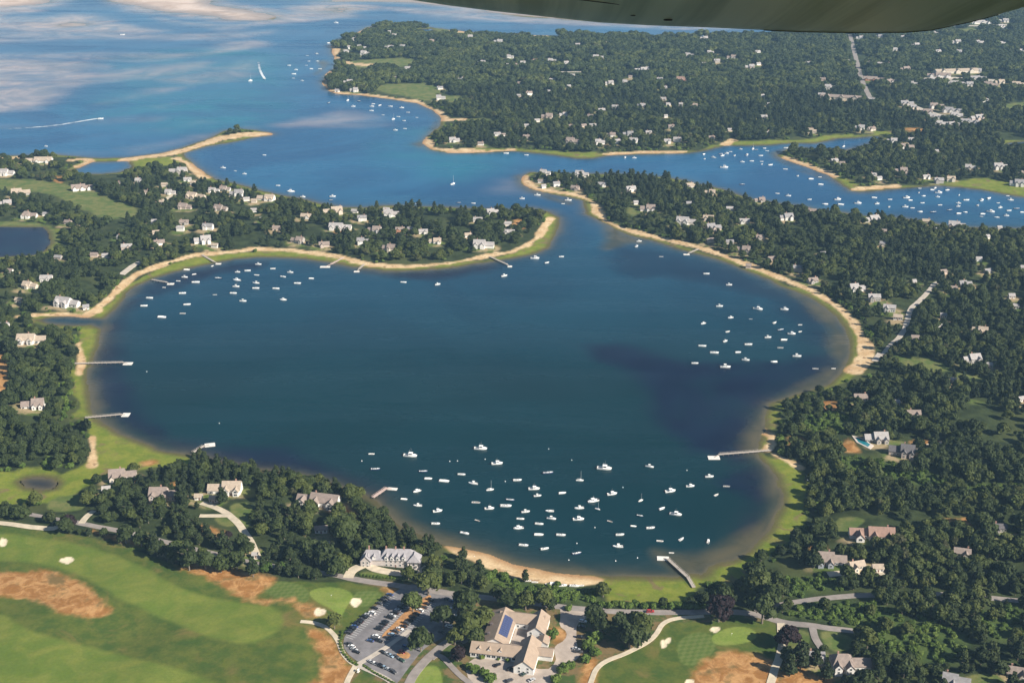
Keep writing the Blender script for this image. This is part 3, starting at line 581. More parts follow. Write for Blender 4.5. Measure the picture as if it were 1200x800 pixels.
 ('i',972.5,103,9,'w','l'),('i',962.5,112,6,'g','l'),('i',964,93,5,'p','b'),('i',986,115,36,'c','b','very long pale row building in the far wood'),('i',1024,93,18,'r','b'),('i',1044,96,12,'w','b'),('i',1021,117,6,'w','l'),('i',1007.5,150,8,'w','l'),('i',1021,151,7,'c','b'),('i',951,154,8,'c','t'),('i',1070,98,7,'w','l'),('i',1120,84,40,'c','t','longest shopping block with tan roof in the far village'),('i',1090,94,12,'w','l'),('i',1120,98,14,'w','l'),('i',1133,99,10,'w','l'),('i',1146,92,16,'g','g'),('i',1161,100,12,'w','b'),('i',1171,97,8,'c','t'),('i',1194,99,12,'c','t'),('i',1100,89,20,'w','b'),('i',1140,83,14,'w','l'),
 ('i',1062.5,122,12,'g','g'),('i',1067.5,127,9,'p','g'),('i',1082.5,132,14,'w','b'),('i',1094,137,15,'w','l'),('i',1102.5,145,12,'w','l'),('i',1097.5,125,12,'w','b'),('i',1115,130,16,'w','g'),('i',1121,135,10,'w','l'),('i',1135,143,18,'w','g'),('i',1144.5,138,12,'p','l'),('i',1117.5,146,9,'g','l'),('i',1154,118,6,'w','l'),('i',1062.5,173,12,'w','b'),('i',1045,165,9,'w','l'),('i',1096,177,5,'w','l'),('i',1067,164,7,'w','l'),
 ('j',1137,196,14,'c','l'),('j',1172,196,18,'w','l'),('j',1055,201,17,'p','b'),('j',977.5,188,10,'g','l'),('j',986.7,191,7,'w','b'),('j',1022.5,205,10,'w','l'),('j',1030,208.5,7,'w','l'),('j',1085,207,10,'w','l'),('j',1100,212,12,'g','l'),('j',1114,210,11,'c','t'),('j',1191,215,18,'w','g'),('j',1195,202,8,'p','b'),
 ('k',1120,50,8,'w','l'),('k',1146,50,10,'w','l'),('k',1095,40,6,'w','l'),('k',1099,61,5,'w','l'),('k',1121,62,8,'w','l'),('k',1150,27,18,'w','l'),('k',1170,32,10,'w','l'),('k',1176,25,8,'w','l'),('k',1177,35,6,'w','l'),('k',1019,75,7,'w','l'),('k',1040,76,6,'w','l'),('k',1060,82,9,'p','b'),('k',1007,45,6,'w','l'),('k',1030,43,6,'w','l'),('k',1056,45,7,'c','l'),('k',992,72,5,'w','l'),('k',1072,54,8,'g','l'),('k',1047,59,6,'w','l'),('k',1195,60,6,'w','l'),('k',1174,51,6,'g','l'),('k',1032,76,6,'w','l'),
]
PLACE = {'a': 'between golf course and pond', 'b': 'in the lower eastern wood', 'c': 'in the wood east of the pond', 'd': 'on the wooded neck', 'e': 'in the western wood', 'f': 'on the far headland', 'g': 'mid far wood', 'h': 'above the far harbour', 'i': 'in the far village', 'j': 'on the harbour promontory', 'k': 'under the wing tip'}
WALLS = {'w': ((.66,.635,.60), 'white'), 'c': ((.54,.48,.40), 'tan'), 'g': ((.36,.33,.30), 'grey'), 'p': ((.46,.38,.33), 'pinkish'), 'r': ((.40,.19,.11), 'red brown'), 'b': ((.30,.32,.36), 'blue grey')}
ROOFS = {'g': ((.23,.22,.22), 'grey'), 'l': ((.31,.29,.28), 'pale grey'), 'b': ((.225,.18,.155), 'brown'), 't': ((.35,.285,.22), 'tan'), 'r': ((.25,.16,.125), 'red brown'), 'd': ((.10,.095,.10), 'dark')}
_hp = np.array([(h[1], h[2]) for h in HOUSES])
_hb = np.stack([_hp[:, 0], _hp[:, 1] + 2.6 * scale_at(_hp[:, 1])], 1)
HOUSE_AT = at(_hb)
HOUSE_SPOTS = [(HOUSE_AT[i, 0], HOUSE_AT[i, 1], HOUSES[i][3] / scale_at(HOUSES[i][2]), 9.0) for i in range(len(HOUSES))]
CLEAR = []
YARDS = HOUSE_SPOTS[:]
build_sheets()

# haze: the air between here and the far shore
def haze():
    bm = bmesh.new()
    lo, hi = np.array([-14000, -3500, -30.0]), np.array([14000, 19000, H + 30])
    bmesh.ops.create_cube(bm, size=1)
    for v in bm.verts: v.co = Vector([lo[i] + (v.co[i] + .5) * (hi[i] - lo[i]) for i in range(3)])
    me = bpy.data.meshes.new('haze'); bm.to_mesh(me); bm.free()
    m = bpy.data.materials.new('haze'); m.use_nodes = True
    t = m.node_tree; t.nodes.remove(t.nodes['Principled BSDF'])
    v = t.nodes.new('ShaderNodeVolumePrincipled')
    v.inputs['Color'].default_value = (.40, .69, 1.0, 1)
    v.inputs['Density'].default_value = HAZE_DENSITY
    v.inputs['Anisotropy'].default_value = 0.0
    t.links.new(v.outputs[0], t.nodes['Material Output'].inputs['Volume'])
    me.materials.append(m)
    o = bpy.data.objects.new('haze', me); C.objects.link(o); o['kind'] = 'stuff'
haze()
# ------------------------------------------------------------------ object helpers
def mesh_of(name, bm, material, smooth=False):
    me = bpy.data.meshes.new(name)
    bm.normal_update(); bm.to_mesh(me); bm.free()
    for m in (material if isinstance(material, (list, tuple)) else [material]): me.materials.append(m)
    if smooth: me.polygons.foreach_set('use_smooth', np.ones(len(me.polygons), bool))
    return me
def link(name, data, parent=None, loc=None):
    o = bpy.data.objects.new(name, data); C.objects.link(o)
    if parent is not None: o.parent = parent
    if loc is not None: o.location = loc
    return o
def obj(name, bm, material, parent=None, smooth=False): return link(name, mesh_of(name, bm, material, smooth), parent)
def thing(name, cat, loc, rz=0.0, label=None, group=None):
    o = bpy.data.objects.new(name, None); C.objects.link(o)
    o.empty_display_size = 1
    o.location = loc; o.rotation_euler = (0, 0, rz); o['category'] = cat
    if label: o['label'] = label
    if group: o['group'] = group
    return o
def copy_tree(src, loc, rz, scale=1.0):
    r = src.copy(); C.objects.link(r)
    r.location = loc; r.rotation_euler = (0, 0, rz); r.scale = (scale,) * 3 if not hasattr(scale, '__len__') else scale
    for ch in KIDS.get(src.name, []):
        c = ch.copy(); C.objects.link(c); c.parent = r
        for g in KIDS.get(ch.name, []):
            k = g.copy(); C.objects.link(k); k.parent = c
    return r
KIDS = {}
def remember(src):
    KIDS[src.name] = list(src.children)
    for c in src.children: KIDS[c.name] = list(c.children)
def box(bm, x0, x1, y0, y1, z0, z1, mi=0):
    v = [bm.verts.new(p) for p in ((x0,y0,z0),(x1,y0,z0),(x1,y1,z0),(x0,y1,z0),(x0,y0,z1),(x1,y0,z1),(x1,y1,z1),(x0,y1,z1))]
    for f in ((3,2,1,0),(4,5,6,7),(0,1,5,4),(1,2,6,5),(2,3,7,6),(3,0,4,7)):
        q = bm.faces.new([v[i] for i in f]); q.material_index = mi
    return v
def tube(bm, p0, p1, r0, r1=None, n=8, mi=0):
    r1 = r0 if r1 is None else r1
    p0, p1 = Vector(p0), Vector(p1)
    ax = (p1 - p0).normalized()
    u = ax.orthogonal().normalized(); v = ax.cross(u)
    A = [bm.verts.new(p0 + (u * math.cos(2*math.pi*i/n) + v * math.sin(2*math.pi*i/n)) * r0) for i in range(n)]
    B = [bm.verts.new(p1 + (u * math.cos(2*math.pi*i/n) + v * math.sin(2*math.pi*i/n)) * r1) for i in range(n)]
    for i in range(n):
        f = bm.faces.new((A[i], A[(i+1)%n], B[(i+1)%n], B[i])); f.material_index = mi
    bm.faces.new(A[::-1]).material_index = mi; bm.faces.new(B).material_index = mi
def prism(bm, prof, x0, x1, mi=0):
    """a profile in the y-z plane extruded along x"""
    a = [bm.verts.new((x0, p[0], p[1])) for p in prof]; b = [bm.verts.new((x1, p[0], p[1])) for p in prof]
    n = len(prof)
    for i in range(n): bm.faces.new((a[i], b[i], b[(i+1)%n], a[(i+1)%n])).material_index = mi
    bm.faces.new(a[::-1]).material_index = mi; bm.faces.new(b).material_index = mi
def xf(bm, verts_from, M):
    for v in list(bm.verts)[verts_from:]: v.co = M @ v.co
ORD = ['first','second','third','fourth','fifth','sixth','seventh','eighth','ninth','tenth','eleventh','twelfth','thirteenth','fourteenth','fifteenth','sixteenth','seventeenth','eighteenth']
MATS = {}
def mt(key, *a, **k):
    if key not in MATS: MATS[key] = mat(key, *a, **k)
    return MATS[key]
# ------------------------------------------------------------------ roads, car park, paths
ROADCOL = {'asphalt': (.24,.21,.19), 'gravel': (.50,.43,.32), 'pale': (.42,.37,.31)}
def ribbon(name, pts, hw, material, lift=.12, kerb=False):
    p = np.asarray(pts, float)
    seg = np.r_[0, np.cumsum(np.hypot(*np.diff(p, axis=0).T))]
    n = max(3, int(seg[-1] / 3))
    s = np.linspace(0, seg[-1], n)
    q = np.stack([np.interp(s, seg, p[:, 0]), np.interp(s, seg, p[:, 1])], 1)
    t = np.gradient(q, axis=0); t /= np.maximum(np.hypot(t[:, 0], t[:, 1])[:, None], 1e-6)
    nn = np.stack([-t[:, 1], t[:, 0]], 1)
    cols = [-1.0, -.5, 0, .5, 1.0]
    allp = [q + nn * (hw * c + .25 * hw * (vnoise(q[:, 0], q[:, 1], 9, 5) - .5) * (abs(c) == 1))[:, None] for c in cols]
    zs = [height(a) + lift for a in allp]
    bm = bmesh.new()
    V = [[bm.verts.new((a[i, 0], a[i, 1], z[i])) for i in range(n)] for a, z in zip(allp, zs)]
    V = [[bm.verts.new((allp[0][i, 0], allp[0][i, 1], zs[0][i] - .5)) for i in range(n)]] + V + [[bm.verts.new((allp[-1][i, 0], allp[-1][i, 1], zs[-1][i] - .5)) for i in range(n)]]
    for k in range(len(V) - 1):
        for i in range(n - 1): bm.faces.new((V[k][i], V[k+1][i], V[k+1][i+1], V[k][i+1]))
    bmesh.ops.recalc_face_normals(bm, faces=bm.faces)
    o = obj(name, bm, material); o['kind'] = 'structure'
    return o
for k_, (nm, hw, line, key) in enumerate(ROADW):
    ribbon(nm, line, hw, mt(key + '_surface', ROADCOL[key], .9, .16, .25), lift=.12 + .012 * k_)
def flat(name, poly, z, material, thick=.3):
    bm = bmesh.new()
    v = [bm.verts.new((p[0], p[1], z)) for p in poly]
    f = bm.faces.new(v); bm.normal_update()
    if f.normal.z < 0: f.normal_flip()
    r = bmesh.ops.extrude_face_region(bm, geom=[f])
    for g in r['geom']:
        if isinstance(g, bmesh.types.BMVert): g.co.z -= thick
    bmesh.ops.recalc_face_normals(bm, faces=bm.faces)
    bmesh.ops.triangulate(bm, faces=bm.faces)
    o = obj(name, bm, material); o['kind'] = 'structure'
    return o
flat('parking_lot', chaikin(W_LOT, True, 1), Z_CLUB + .10, mt('car_park_asphalt', (.165,.155,.158), .9, .25, .2))
for p in W_ISL: flat('planted_kerb_island', chaikin(p, True, 1), Z_CLUB + .24, mt('mulch', (.36,.185,.07), .95, .3, .5))
flat('forecourt', chaikin(W_PAVE, True, 1), Z_CLUB + .06, mt('forecourt_paving', (.36,.30,.25), .9, .18, .2))
# painted bays
LOTDIR = (at0([(460, 697)], Z_CLUB) - at0([(410, 743)], Z_CLUB))[0]; LOTDIR /= np.hypot(*LOTDIR)
LOTN = np.array([LOTDIR[1], -LOTDIR[0]])      # towards the right
bm = bmesh.new()
def bays(p0, p1, side, n):
    a, b = at0([p0, p1], Z_CLUB)
    for i in range(n + 1):
        c = a + (b - a) * i / n
        e = c + LOTN * 5.0 * side
        t = LOTDIR * .08
        f = bm.faces.new([bm.verts.new((q[0], q[1], Z_CLUB + .112)) for q in (c - t, e - t, e + t, c + t)])
        f.normal_update()
        if f.normal.z < 0: f.normal_flip()
bays((405.5, 746), (457, 697), 1, 24); bays((447, 746), (484, 711), -1, 17); bays((462, 746), (503, 705), 1, 19)
o = obj('parking_markings', bm, mt('white_paint', (.75,.75,.72), .8)); o['kind'] = 'structure'
# ------------------------------------------------------------------ house builder
def add_gable(wb, rb, cx, cy, w, d, he, rise, rot=0.0, over=.45, z0=-1.2, hip=0.0):
    """a gabled block, ridge along its local x, added to the wall and roof meshes"""
    M = Matrix.Translation((cx, cy, 0)) @ Matrix.Rotation(rot, 4, 'Z')
    n0 = len(wb.verts)
    prism(wb, [(-d/2, z0), (d/2, z0), (d/2, he), (0, he + rise - .05), (-d/2, he)], -w/2, w/2)
    if hip > 0:      # pull the gable peaks in
        for v in list(wb.verts)[n0:]:
            if abs(v.co.y) < 1e-6: v.co.x *= max(1 - 2 * hip / w, .05)
    xf(wb, n0, M)
    n0 = len(rb.verts)
    sl = rise / (d / 2); o = over; t = .24
    for s in (-1, 1):
        a = [(-w/2 - o, s * (d/2 + o), he - sl * o), (w/2 + o, s * (d/2 + o), he - sl * o), (w/2 + o - hip, 0, he + rise), (-w/2 - o + hip, 0, he + rise)]
        vs = [rb.verts.new((p[0], p[1], p[2] + .03)) for p in a] + [rb.verts.new((p[0], p[1], p[2] + .03 + t)) for p in a]
        for f in ((0,1,2,3),(7,6,5,4),(0,4,5,1),(1,5,6,2),(2,6,7,3),(3,7,4,0)): rb.faces.new([vs[i] for i in f])
    if hip > 0:
        for s in (-1, 1):
            tri = [(s*(w/2+o), -d/2-o, he - sl*o), (s*(w/2+o), d/2+o, he - sl*o), (s*(w/2+o-hip), 0, he + rise)]
            vs = [rb.verts.new((p[0], p[1], p[2] + .05)) for p in tri] + [rb.verts.new((p[0], p[1], p[2] + .05 + t)) for p in tri]
            for f in ((0,1,2),(5,4,3),(0,3,4,1),(1,4,5,2),(2,5,3,0)): rb.faces.new([vs[i] for i in f])
    xf(rb, n0, M)
def win_mesh(w, h):
    bm = bmesh.new()
    box(bm, -w/2, w/2, -.05, .05, 0, h, 0); 
    for (a, b, c, e) in ((-w/2-.1, w/2+.1, h, h+.12), (-w/2-.1, w/2+.1, -.12, 0), (-w/2-.1, -w/2, 0, h), (w/2, w/2+.1, 0, h), (-.03, .03, 0, h)):
        box(bm, a, b, -.08, .04, c, e, 1)
    return mesh_of('window', bm, [mt('window_glass', (.025,.03,.038), .12), mt('window_frame_paint', (.78,.77,.73), .6)])
WIN = win_mesh(1.1, 1.5); WIDE = win_mesh(2.2, 1.7)
def door_mesh():
    bm = bmesh.new(); box(bm, -.5, .5, -.05, .05, 0, 2.1, 0); box(bm, -.62, -.5, -.08, .05, 0, 2.2, 1); box(bm, .5, .62, -.08, .05, 0, 2.2, 1); box(bm, -.62, .62, -.08, .05, 2.1, 2.24, 1)
    return mesh_of('door', bm, [mt('door_paint', (.16,.07,.05), .5), mt('window_frame_paint', (.78,.77,.73), .6)])
DOOR = door_mesh()
def chimney(parent, x, y, z0, z1):
    bm = bmesh.new(); box(bm, x-.45, x+.45, y-.35, y+.35, z0, z1); box(bm, x-.55, x+.55, y-.45, y+.45, z1, z1+.18)
    for s in (-.2, .2): box(bm, x+s-.12, x+s+.12, y-.12, y+.12, z1+.18, z1+.45)
    return obj('chimney', bm, mt('chimney_brick', (.34,.20,.15), .9, .2, 2.0), parent)
def facade_windows(t, xs, y, zs, skip=None, mesh=None):
    for z in zs:
        for x in xs:
            if skip is not None and abs(x - skip) < .9 and z < 2: continue
            link('window', mesh or WIN, t, (x, y, z))
def wallmat(k): return mt('siding_' + WALLS[k][1].replace(' ', '_'), WALLS[k][0], .8, .08, .5)
def roofmat(k): return mt('shingle_' + ROOFS[k][1].replace(' ', '_'), ROOFS[k][0], .9, .16, .6)
def make_house(i, h):
    reg, px, py, wpx, wk, rk = h[:6]
    rg = random.Random(1000 + i)
    x, y, z = HOUSE_AT[i]
    s = scale_at(py)
    w = wpx / s * (1.0 if py > 500 else 1.3 if reg in 'ik' else .84)
    yaw = rg.uniform(-.35, .35)
    name = 'shed' if w < 5.5 else 'house'
    if wpx >= 30 and reg == 'i': name = 'shop_building'
    t = thing(name, name.replace('_', ' '), (x, y, z), yaw)
    wb, rb = bmesh.new(), bmesh.new()
    near = py > 325
    d = min(max(w * .55, 5.0), 10.5)
    chim = []
    wins = []; dr = None
    if w < 8.5:
        he = 2.5 if w < 5.5 else 3.0
        add_gable(wb, rb, 0, 0, w, min(d, w * .9), he, min(d, w*.9) * .38, 0)
        y0 = -min(d, w * .9) / 2
        wins = [(xx, y0 - .03, 1.0) for xx in ((-w*.28,) if w < 5.5 else (-w * .32, w * .32))]; dr = (.0 if w >= 5.5 else w * .2, y0 - .03, 0)
    elif name == 'shop_building':
        add_gable(wb, rb, 0, 0, w, 15, 5, 3.2, 0)
        for q in (-.33, 0, .33): add_gable(wb, rb, w * q, -5, 11, 9, 5.2, 3.6, math.pi / 2)
        wins = [(w * q, -9.55 + .0, 1.0) for q in (-.33, 0, .33)]
    else:
        he = rg.choice([2.9, 3.2, 4.4]) if w < 14 else rg.choice([3.4, 4.6])
        main = w if w < 13 else w * rg.uniform(.52, .66)
        off = 0 if w < 13 else rg.choice([-1, 1]) * (w - main) / 2
        hip = d * .35 if ('hipped' in (h[6] or '') if len(h) > 6 else False) else 0
        add_gable(wb, rb, off, 0, main, d, he, d * .42, 0, hip=hip)
        wins = [(off + main * q, -d/2 - .03, zz) for q in (-.38, -.19, .19, .38) for zz in ((1.0, 3.4) if he > 4 else (1.0,))]
        dr = (off, -d/2 - .03, 0)
        chim.append((off + main * rg.uniform(.15, .35) * rg.choice([-1, 1]), 0.3, he + d * .30, he + d * .42 + 1.3))
        if w >= 13:     # lower wing reaching the other way, and a garage ell
            sg = -1 if off > 0 else 1
            ww = w - main
            wx = off + sg * (main / 2 + ww / 2 - .15)
            add_gable(wb, rb, wx, rg.uniform(-.6, 1.0), ww + .3, d * .72, he * .72, d * .30, 0)
            wins += [(wx + ww * q, -d * .36 - .66, 1.0) for q in (-.25, .25)]
        # cross gable towards the water
        if w > 9:
            nx = 1 if w < 17 else (2 if w < 26 else 3)
            for q in range(nx):
                gx = off + (main * (-.27 if nx > 1 else rg.choice([-.22, .22])) if q == 0 else main * .29 if q == 1 else 0) if q < 2 else (off - (1 if off > 0 else -1) * (main * .5 + (w - main) * .5))
                gw = min(5.2, main * .34) * rg.uniform(.9, 1.1)
                gh = he - .15 * (q + 1); L = d * .62
                add_gable(wb, rb, gx, -d * .5 + L * .5 - 2.4 - .3 * q, L, gw, gh, gw * .52, math.pi / 2, over=.35)
                wins = [u for u in wins if abs(u[0] - gx) > gw * .6]
                if dr and abs(dr[0] - gx) < gw * .6: dr = None
                wins += [(gx, -d * .5 - 2.4 - .3 * q - .03, zz) for zz in ((1.0, 3.3) if gh > 4 else (1.0,))]
    wl = obj('wall', wb, wallmat(wk), t)
    rf = obj('roof', rb, roofmat(rk), t)
    if w >= 8.5:
        for c in chim: chimney(rf, *c)
    if near:
        for u in wins[:9]: link('window', WIN if w < 22 else WIDE, t, u)
        if dr: link('door', DOOR, t, dr)
    look = f"{WALLS[wk][1]} {name.replace('_', ' ')} with {ROOFS[rk][1]} roof" if w >= 5.5 else f"tiny {WALLS[wk][1]} shed"
    size = 'long ' if w > 20 else 'small ' if w < 9 and w >= 5.5 else ''
    t['size_look'] = size + look
    t['group'] = 'houses ' + PLACE[reg]
    return t, reg, px, py, (h[6] if len(h) > 6 else None)
def label_rows(items, place, word, per=9):
    """items: (object, px, py, label, look); labels what has none by its row, counted from the nearer shore, and its place in the row"""
    todo = sorted([q for q in items if not q[3]], key=lambda q: -q[2])
    for q in items:
        if q[3]: q[0]['label'] = q[3]
    nrow = max(1, math.ceil(len(todo) / per))
    for r in range(nrow):
        row = sorted(todo[r * per:(r + 1) * per], key=lambda q: q[1])
        rn = '' if nrow == 1 else (ORD[r] if r else 'nearest') + ' row'
        for k, q in enumerate(row):
            pos = ORD[k] + ' from left'
            lab = f"{q[4]} {place}, {rn + ', ' if rn else ''}{pos}"
            ws = lab.split()
            if len(ws) > 16:
                lk = q[4].split(' with ')[0].split(' under ')[0]
                lab = f"{lk} {place}, {rn + ', ' if rn else ''}{pos}"
            if len(lab.split()) > 16: lab = lab.replace(' from left', ' along')
            q[0]['label'] = lab
hs = [make_house(i, h) for i, h in enumerate(HOUSES)]
for reg in PLACE:
    label_rows([(t, px, py, lb, t['size_look']) for t, r_, px, py, lb in hs if r_ == reg], PLACE[reg], 'house')
for t, *_ in hs: del t['size_look']

# swimming pool of the pool house
pl = at([(1002,513),(1009,514.5),(1020,521),(1017,524),(1006,518.5)])
bm = bmesh.new(); zz = float(pl[:, 2].max()) + .5
bm.faces.new([bm.verts.new((p[0], p[1], zz)) for p in pl[::-1]]); bm.normal_update()
for f in bm.faces:
    if f.normal.z < 0: f.normal_flip()
po = thing('swimming_pool', 'pool', (0, 0, 0), 0, 'long turquoise swimming pool along the pale flat roofed house')
obj('pool_water', bm, mt('pool_water', (.01,.16,.20), .08), po)
bm = bmesh.new()
ctr = pl[:, :2].mean(0)
big = [ctr + (p[:2] - ctr) * 1.45 for p in pl[::-1]]
v1 = [bm.verts.new((p[0], p[1], zz - .06)) for p in big]; v0 = [bm.verts.new((p[0], p[1], zz - 2)) for p in big]
bm.faces.new(v1)
for i in range(len(v1)): bm.faces.new((v1[i], v0[i], v0[(i+1) % len(v1)], v1[(i+1) % len(v1)]))
bmesh.ops.recalc_face_normals(bm, faces=bm.faces)
obj('pool_deck', bm, mt('pool_paving', (.55,.48,.42), .8, .1, .5), po)

# ------------------------------------------------------------------ the big shingled mansion by the town road
mx_, my_ = at([(457, 660)])[0][:2]; mz = float(height(np.array([[mx_, my_]]))[0])
t = thing('mansion', 'mansion', (mx_, my_, mz), R(-3), 'grand grey shingled mansion with a row of white dormers facing the car park')
wb, rb = bmesh.new(), bmesh.new()
add_gable(wb, rb, 5.5, 1, 23, 11, 5.6, 5.0, 0, hip=4.0)
add_gable(wb, rb, -11.5, .2, 13, 9.5, 5.4, 4.4, 0, hip=3.0)
add_gable(wb, rb, 16.5, -1.5, 9, 8, 5.3, 4.0, math.pi / 2, hip=2.6)
add_gable(wb, rb, -15, -2.5, 8, 6.5, 5.2, 3.6, math.pi / 2)
add_gable(wb, rb, -5.2, 1.4, 4.5, 7, 4.2, 2.6, 0)
obj('wall', wb, mt('mansion_shingle', (.46,.41,.38), .85, .12, .6), t)
rf = obj('roof', rb, mt('mansion_roof', (.28,.265,.275), .85, .16, .6), t)
for cx in (-13.5, -2.2, 4.0, 9.5): chimney(rf, cx, 1.0, 8, 12.2)
for cx in (-1.5, 2.2, 6.0, 9.8):
    b = bmesh.new(); bw = bmesh.new()
    add_gable(bw, b, cx, -2.9, 4.6, 2.2, 7.6, 1.3, math.pi / 2, over=.2, z0=5.4)
    dm = obj('dormer', bw, mt('siding_white', WALLS['w'][0], .8, .08, .5), t); obj('dormer_roof', b, mt('mansion_roof', (.33,.31,.32)), dm)
    link('window', WIN, dm, (cx, -5.24, 5.85))
for cx in (-13.8, -9.8):
    b = bmesh.new(); bw = bmesh.new()
    add_gable(bw, b, cx, -3.0, 3.6, 2.0, 7.2, 1.2, math.pi / 2, over=.2, z0=5.2)
    dm = obj('dormer', bw, mt('siding_white', WALLS['w'][0], .8, .08, .5), t); obj('dormer_roof', b, mt('mansion_roof', (.33,.31,.32)), dm)
facade_windows(t, [-1.5, 1.5, 4.5, 7.5, 10.5], -4.55, [1.0, 3.5], 4.5); facade_windows(t, [-16.3, -13.7], -6.55, [1.0, 3.4]); facade_windows(t, [15, 18], -6.05, [1.0, 3.4]); link('door', DOOR, t, (4.5, -4.55, 0))
CLEAR.append((pl[:, 0].mean(), pl[:, 1].mean() - 7, 17)); CLEAR.append((pl[:, 0].mean() - 4, pl[:, 1].mean() - 20, 9))
HOUSE_SPOTS.append((mx_, my_, 40, 13))

# ------------------------------------------------------------------ club house
A0_, A1_ = at0([(551, 769), (606, 775.5)], Z_CLUB)
yaw = math.atan2(*(A1_ - A0_)[::-1])
t = thing('clubhouse', 'clubhouse', (A0_[0], A0_[1], Z_CLUB), yaw, 'large white clubhouse with tan roofs round a courtyard and blue solar panels')
wm = mt('siding_white', WALLS['w'][0]); rm = mt('clubhouse_roof', (.31,.235,.175), .9, .1, .4)
def wing(name, cx, cy, w_, d_, he, rise, rot=0):
    wb, rb = bmesh.new(), bmesh.new()
    add_gable(wb, rb, cx, cy, w_, d_, he, rise, rot)
    o = obj(name, wb, wm, t); rf = obj('roof', rb, rm, o)
    return o, rf
south, sr = wing('front_wing', 14.5, 6, 29, 12, 3.4, 3.3)
west, wr = wing('west_wing', 12.5, 26, 33, 15.5, 3.9, 3.7, math.pi / 2)
north, nr = wing('rear_wing', 24, 38.5, 27, 11, 4.1, 3.2)
ng, _ = wing('gable_wing', 34.5, 33.5, 19, 10.5, 4.6, 3.9, math.pi / 2)
eg, _ = wing('entrance_gable', 33.5, 2.5, 26, 11.5, 4.4, 4.4, math.pi / 2)
link_w, _ = wing('link_wing', 42.5, 8.5, 10, 8, 3.4, 2.2)
pc, _ = wing('porch', 40.0, 20.0, 7, 6, 3.0, 1.6, math.pi / 2)
bm = bmesh.new(); f = bm.faces.new([bm.verts.new((a, b, .085)) for a, b in ((20.6, 12.2), (38.5, 12.2), (38.5, 23.5), (29, 23.5), (29, 32.8), (20.6, 32.8))]); obj('courtyard_paving', bm, mt('forecourt_paving', (.36,.30,.25)), t)
# solar panels on the courtyard slope of the west wing
bm = bmesh.new(); sl = 3.7 / 7.75
import itertools
for i in range(10):
    for j in range(3):
        y0 = 15.5 + i * 2.0; x0 = 1.2 + j * 1.75
        p = [(12.5 + x0 + a, y0 + b) for a, b in ((0, 0), (1.65, 0), (1.65, 1.9), (0, 1.9))]
        z = lambda xx: 3.9 + 3.7 - (xx - 12.5) * sl + .40
        vs = [bm.verts.new((a, b, z(a))) for a, b in p] + [bm.verts.new((a, b, z(a) + .06)) for a, b in p]
        for f in ((3,2,1,0),(4,5,6,7),(0,1,5,4),(1,2,6,5),(2,3,7,6),(3,0,4,7)): bm.faces.new([vs[k] for k in f])
obj('solar_panel', bm, mt('solar_cells', (.055,.07,.15), .3), wr)
for xx in (5, 11, 17.5):
    b, bw = bmesh.new(), bmesh.new(); add_gable(bw, b, xx, 2.6, 2.4, 2.0, 5.0, .9, math.pi / 2, over=.15, z0=3.8)
    dm = obj('dormer', bw, wm, sr); 
    # small vent dormers: their roofs share the wing's shingle
    obj('dormer_roof', b, rm, dm)
facade_windows(t, [2, 5, 8, 11, 14, 17, 20, 23, 26], -.03, [1.1], None, WIDE); facade_windows(t, [31, 36], -10.53, [1.0, 3.2]); link('door', DOOR, t, (33.5, -10.53, 0)); facade_windows(t, [31.5, 37.5], 23.97, [1.0, 3.4]); facade_windows(t, [22, 26], 32.97, [1.1])
bm = bmesh.new()
prism(bm, [(18.6, 2.5), (24.0, 3.3), (24.0, 3.45), (18.6, 2.65)], 37.6, 43.2)
for cx in (37.9, 42.9): tube(bm, (cx, 18.9, 0), (cx, 18.9, 2.55), .06)
obj('awning', bm, mt('awning_red', (.45,.04,.05), .7), t)
for cx, cy in ((9, 12), (6.8, 20)):
    pass
HOUSE_SPOTS.append((A0_[0] + 22, A0_[1] + 14, 52, 40))
bm = bmesh.new()
for cx, cy, z in ((7.2, 26.5, 5.6), (7.4, 17, 5.7)):
    box(bm, cx - .7, cx + .7, cy - .9, cy + .9, z - .8, z + .7)
obj('roof_vent', bm, mt('vent_metal', (.12,.10,.10), .6), wr)
